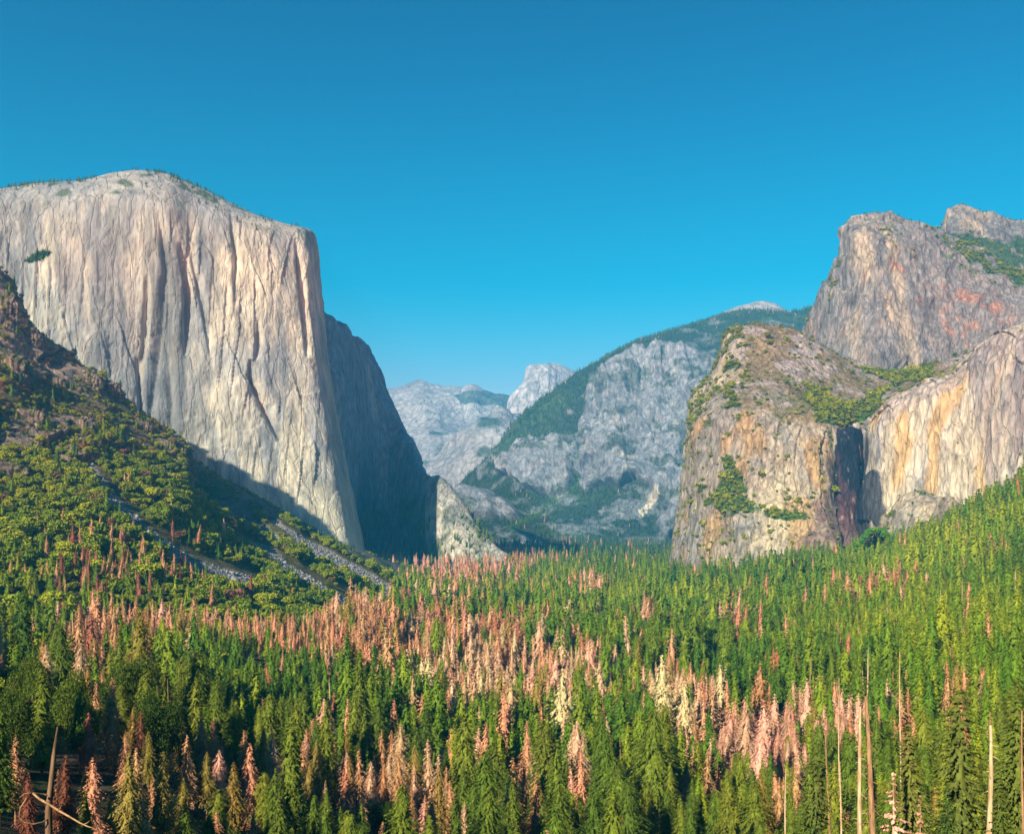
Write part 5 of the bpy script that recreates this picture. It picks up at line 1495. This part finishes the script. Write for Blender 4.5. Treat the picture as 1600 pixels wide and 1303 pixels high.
for k in range(34):
    t = ST.uniform(6, 26); az = ST.random() * 6.28; L = ST.uniform(.4, 2.4) * (1.2 - t / 30)
    p0 = np.array((0, 0, t)); dv = np.array((math.cos(az), math.sin(az), ST.uniform(-.5, .1)))
    pts_.append(tube([p0, p0 + dv * L * .6, p0 + dv * L + (0, 0, -.2)], (.07, .05, .015), 4))
tv, tf = join(pts_)
POLE = [poly_mesh('snag', tv, tf, [m_], smooth=True) for m_ in (M_SNAG, M_SNAG_RED)]
cand = np.where(frame & fr & (dist > 260) & (dist < 1000) & (px > 330) & ~isoak)[0]
for j, i in enumerate(ST.choice(cand, 46, replace=False)):
    zl, zg = zone(px[i], py[i] - 20)
    o_ = link('snag', POLE[j % 2], loc=T[i] + np.array((3.5, -3, 0)), label='slim bare %s trunk ' % ('pale' if j % 2 == 0 else 'brown') + zl, category='dead tree', group='slim bare trunks in ' + zg)
    k_s = (H[i] / 27) * ST.uniform(.95, 1.3); o_.scale = (k_s, k_s, k_s); o_.rotation_euler = (ST.normal(0, .03), ST.normal(0, .045), ST.random() * 6.28)

snag('brown bare trunk cut by the right edge', 1597, 1110, 130, .34, 0, M_SNAG_RED, 10, 2.0, .3, 12)


def big_tree(label, kind, cat, px_, pyt, d, km, group, wide=1.0, rz=0.0, base_h=35.0):
    x_, z_ = gz(px_, d)
    top = CAMZ + (HY - pyt) / F * d
    s_ = (top - z_) / base_h
    return place(kind, km, (x_, d, z_), (s_ * wide, s_ * wide, s_), rz, label, cat, group, True)


M_PINE = leaf_mat('pine_needles', (0.030, 0.062, 0.008), (0.095, 0.125, 0.014), warm=(0.11, 0.12, 0.02), noise=25)
fine = [tree_meshes('near_pine', *conifer(sd, 70, 18, 12, R=r, size=.62, bare=.1, top=.62, droop=.1, lumpy=.35, hang=.3, core=.35), M_PINE, M_BARK) for sd, r in ((401, 5.4), (402, 6.2))]
big_tree('large leafy green conifer behind the yellowish broken trunk', 'conifer_tree', 'conifer tree', 1500, 1075, 128, fine[1], 'large near conifers', .95, 1.0)
big_tree('large dark conifer at the right edge of the slope', 'conifer_tree', 'conifer tree', 1590, 1060, 135, fine[0], 'large near conifers', 1.0, 2.2)
big_tree('green conifer between the twin trunks and the small pink sapling', 'conifer_tree', 'conifer tree', 1420, 1130, 140, fine[0], 'large near conifers', .9, 3.0)
big_tree('green conifer cut by the bottom edge left of the bleached trunks', 'conifer_tree', 'conifer tree', 1275, 1165, 150, fine[1], 'large near conifers', .8, 4.0)
big_tree('green conifer cut by the bottom edge right of the broken trunk', 'conifer_tree', 'conifer tree', 1562, 1215, 88, fine[1], 'large near conifers', .8, 5.0)
big_tree('dark green conifer at the bottom between sapling and broken trunk', 'conifer_tree', 'conifer tree', 1480, 1225, 95, fine[0], 'large near conifers', .8, .4)
sap = tree_meshes('sapling', *conifer(410, 26, 9, 7, R=5.0, size=.9, bare=.45, top=.9, droop=.0, gap=.3, fill=1.1, core=.1, hang=.1), M_PINK, M_SNAG_RED)
big_tree('small pink needled dead sapling right of the brown trunk', 'dead_conifer', 'dead conifer', 1396, 1203, 105, sap, 'small pink dead saplings', .75, 0)
big_tree('small pink dead sapling cut by the bottom edge', 'dead_conifer', 'dead conifer', 1438, 1238, 100, sap, 'small pink dead saplings', .6, 1.4)

# dead tree with a curling branch in the lower left corner
d0 = 46.0
x0, z0 = gz(78, d0)
root = link('dead_tree', None, loc=(x0, d0, z0), label='dark thin dead trunk with a pale drooping curled branch in the lower left corner', category='dead tree')
o3 = np.array((x0, d0, z0))
tv, tf = tube([np.array((x0, d0, z0 - .5)) - o3, at(76, 1260, d0) - o3, at(80, 1225, d0) - o3, at(84, 1180, d0) - o3, at(90, 1135, d0 + .5) - o3], (.2, .16, .13, .10, .03), 9)
link('trunk', poly_mesh('trunk', tv, tf, [M_BARK], smooth=True), parent=root)
for pts, rr in [([(78, 1242, 46), (60, 1240, 45.6), (48, 1238, 45.2), (38, 1240, 45), (30, 1246, 44.8)], (.06, .05, .05, .035, .012)),
                ([(52, 1239, 45.2), (62, 1248, 45), (75, 1255, 44.9), (92, 1266, 44.6), (108, 1275, 44.3), (125, 1285, 44), (138, 1291, 43.9), (149, 1294, 43.8)], (.055, .06, .055, .055, .045, .04, .03, .012)),
                ([(42, 1246, 45), (32, 1262, 45), (30, 1276, 45), (38, 1284, 45.1), (52, 1287, 45.3), (66, 1284, 45.6), (76, 1278, 45.9)], (.03, .04, .04, .035, .035, .03, .03)),
                ([(132, 1287, 43.9), (138, 1284, 43.8), (140, 1281, 43.8)], (.02, .015, .006)), ([(90, 1266, 44.6), (94, 1262, 44.5), (96, 1258, 44.5)], (.025, .015, .006))]:
    bv, bf = tube([at(*q) - o3 for q in pts], rr, 7)
    link('branch', poly_mesh('branch', bv, bf, [M_SNAG_RED], smooth=True), parent=root)

# dark near oaks at the left
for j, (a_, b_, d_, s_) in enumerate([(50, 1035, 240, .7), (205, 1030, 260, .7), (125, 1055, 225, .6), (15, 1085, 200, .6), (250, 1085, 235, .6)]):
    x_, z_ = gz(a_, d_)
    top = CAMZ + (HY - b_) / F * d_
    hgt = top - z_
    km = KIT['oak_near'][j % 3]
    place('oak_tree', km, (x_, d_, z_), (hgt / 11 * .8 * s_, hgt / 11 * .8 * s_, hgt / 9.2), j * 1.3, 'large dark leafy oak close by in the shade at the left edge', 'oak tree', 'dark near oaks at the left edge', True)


# ------------------------------------------------------------------ small cloud beyond the haze, and the haze itself
cb = bpy.data.meshes.new('cloud')
vs_, fs_ = [], []
rng = np.random.default_rng(5)
for k in range(9):
    t_ = k / 8
    cx = -2600 + 800 * t_ + rng.normal(0, 40); cz = 2150 + 170 * math.sin(t_ * 3.1) + rng.normal(0, 30); r_ = 190 * (0.5 + .6 * math.sin(t_ * 3.14)) + 20
    n0 = len(vs_)
    for i in range(13):
        for j in range(20):
            th = math.pi * i / 12; ph = 2 * math.pi * j / 20
            v_ = np.array((math.sin(th) * math.cos(ph), math.sin(th) * math.sin(ph), math.cos(th) * .7))
            vs_.append(tuple(np.array((cx, 18500, cz)) + v_ * r_ * 1.4))
    for i in range(12):
        for j in range(20):
            fs_.append((n0 + i * 20 + j, n0 + i * 20 + (j + 1) % 20, n0 + (i + 1) * 20 + (j + 1) % 20, n0 + (i + 1) * 20 + j))
CLOUD = poly_mesh('cloud', vs_, fs_, [])
mc = bpy.data.materials.new('cloud_vapour'); mc.use_nodes = True
nt = mc.node_tree; nt.nodes.clear()
out = nt.nodes.new('ShaderNodeOutputMaterial'); pv = nt.nodes.new('ShaderNodeVolumePrincipled')
pv.inputs['Color'].default_value = (1, 1, 1, 1); pv.inputs['Density'].default_value = 0.0012
nt.links.new(pv.outputs[0], out.inputs['Volume'])
CLOUD.materials.append(mc)
link('cloud', CLOUD, kind='stuff', label='small pale wisp of cloud resting on the far skyline')

x0, x1, y0, y1, z0, z1 = -9000, 9000, -250, 16600, -61, 2420
hv_ = [(x, y, z) for z in (z0, z1) for y in (y0, y1) for x in (x0, x1)]
HZ = poly_mesh('haze', hv_, [(0, 2, 3, 1), (4, 5, 7, 6), (0, 1, 5, 4), (2, 6, 7, 3), (0, 4, 6, 2), (1, 3, 7, 5)], [])
mh = bpy.data.materials.new('valley_haze'); mh.use_nodes = True
nt = mh.node_tree; nt.nodes.clear()
out = nt.nodes.new('ShaderNodeOutputMaterial'); pv = nt.nodes.new('ShaderNodeVolumePrincipled')
pv.inputs['Color'].default_value = (0.06, 0.56, 1.0, 1); pv.inputs['Density'].default_value = HAZE_DENSITY; pv.inputs['Anisotropy'].default_value = 0.0
nt.links.new(pv.outputs[0], out.inputs['Volume'])
HZ.materials.append(mh)
link('haze', HZ, kind='stuff', label='thin blue haze filling the valley air')
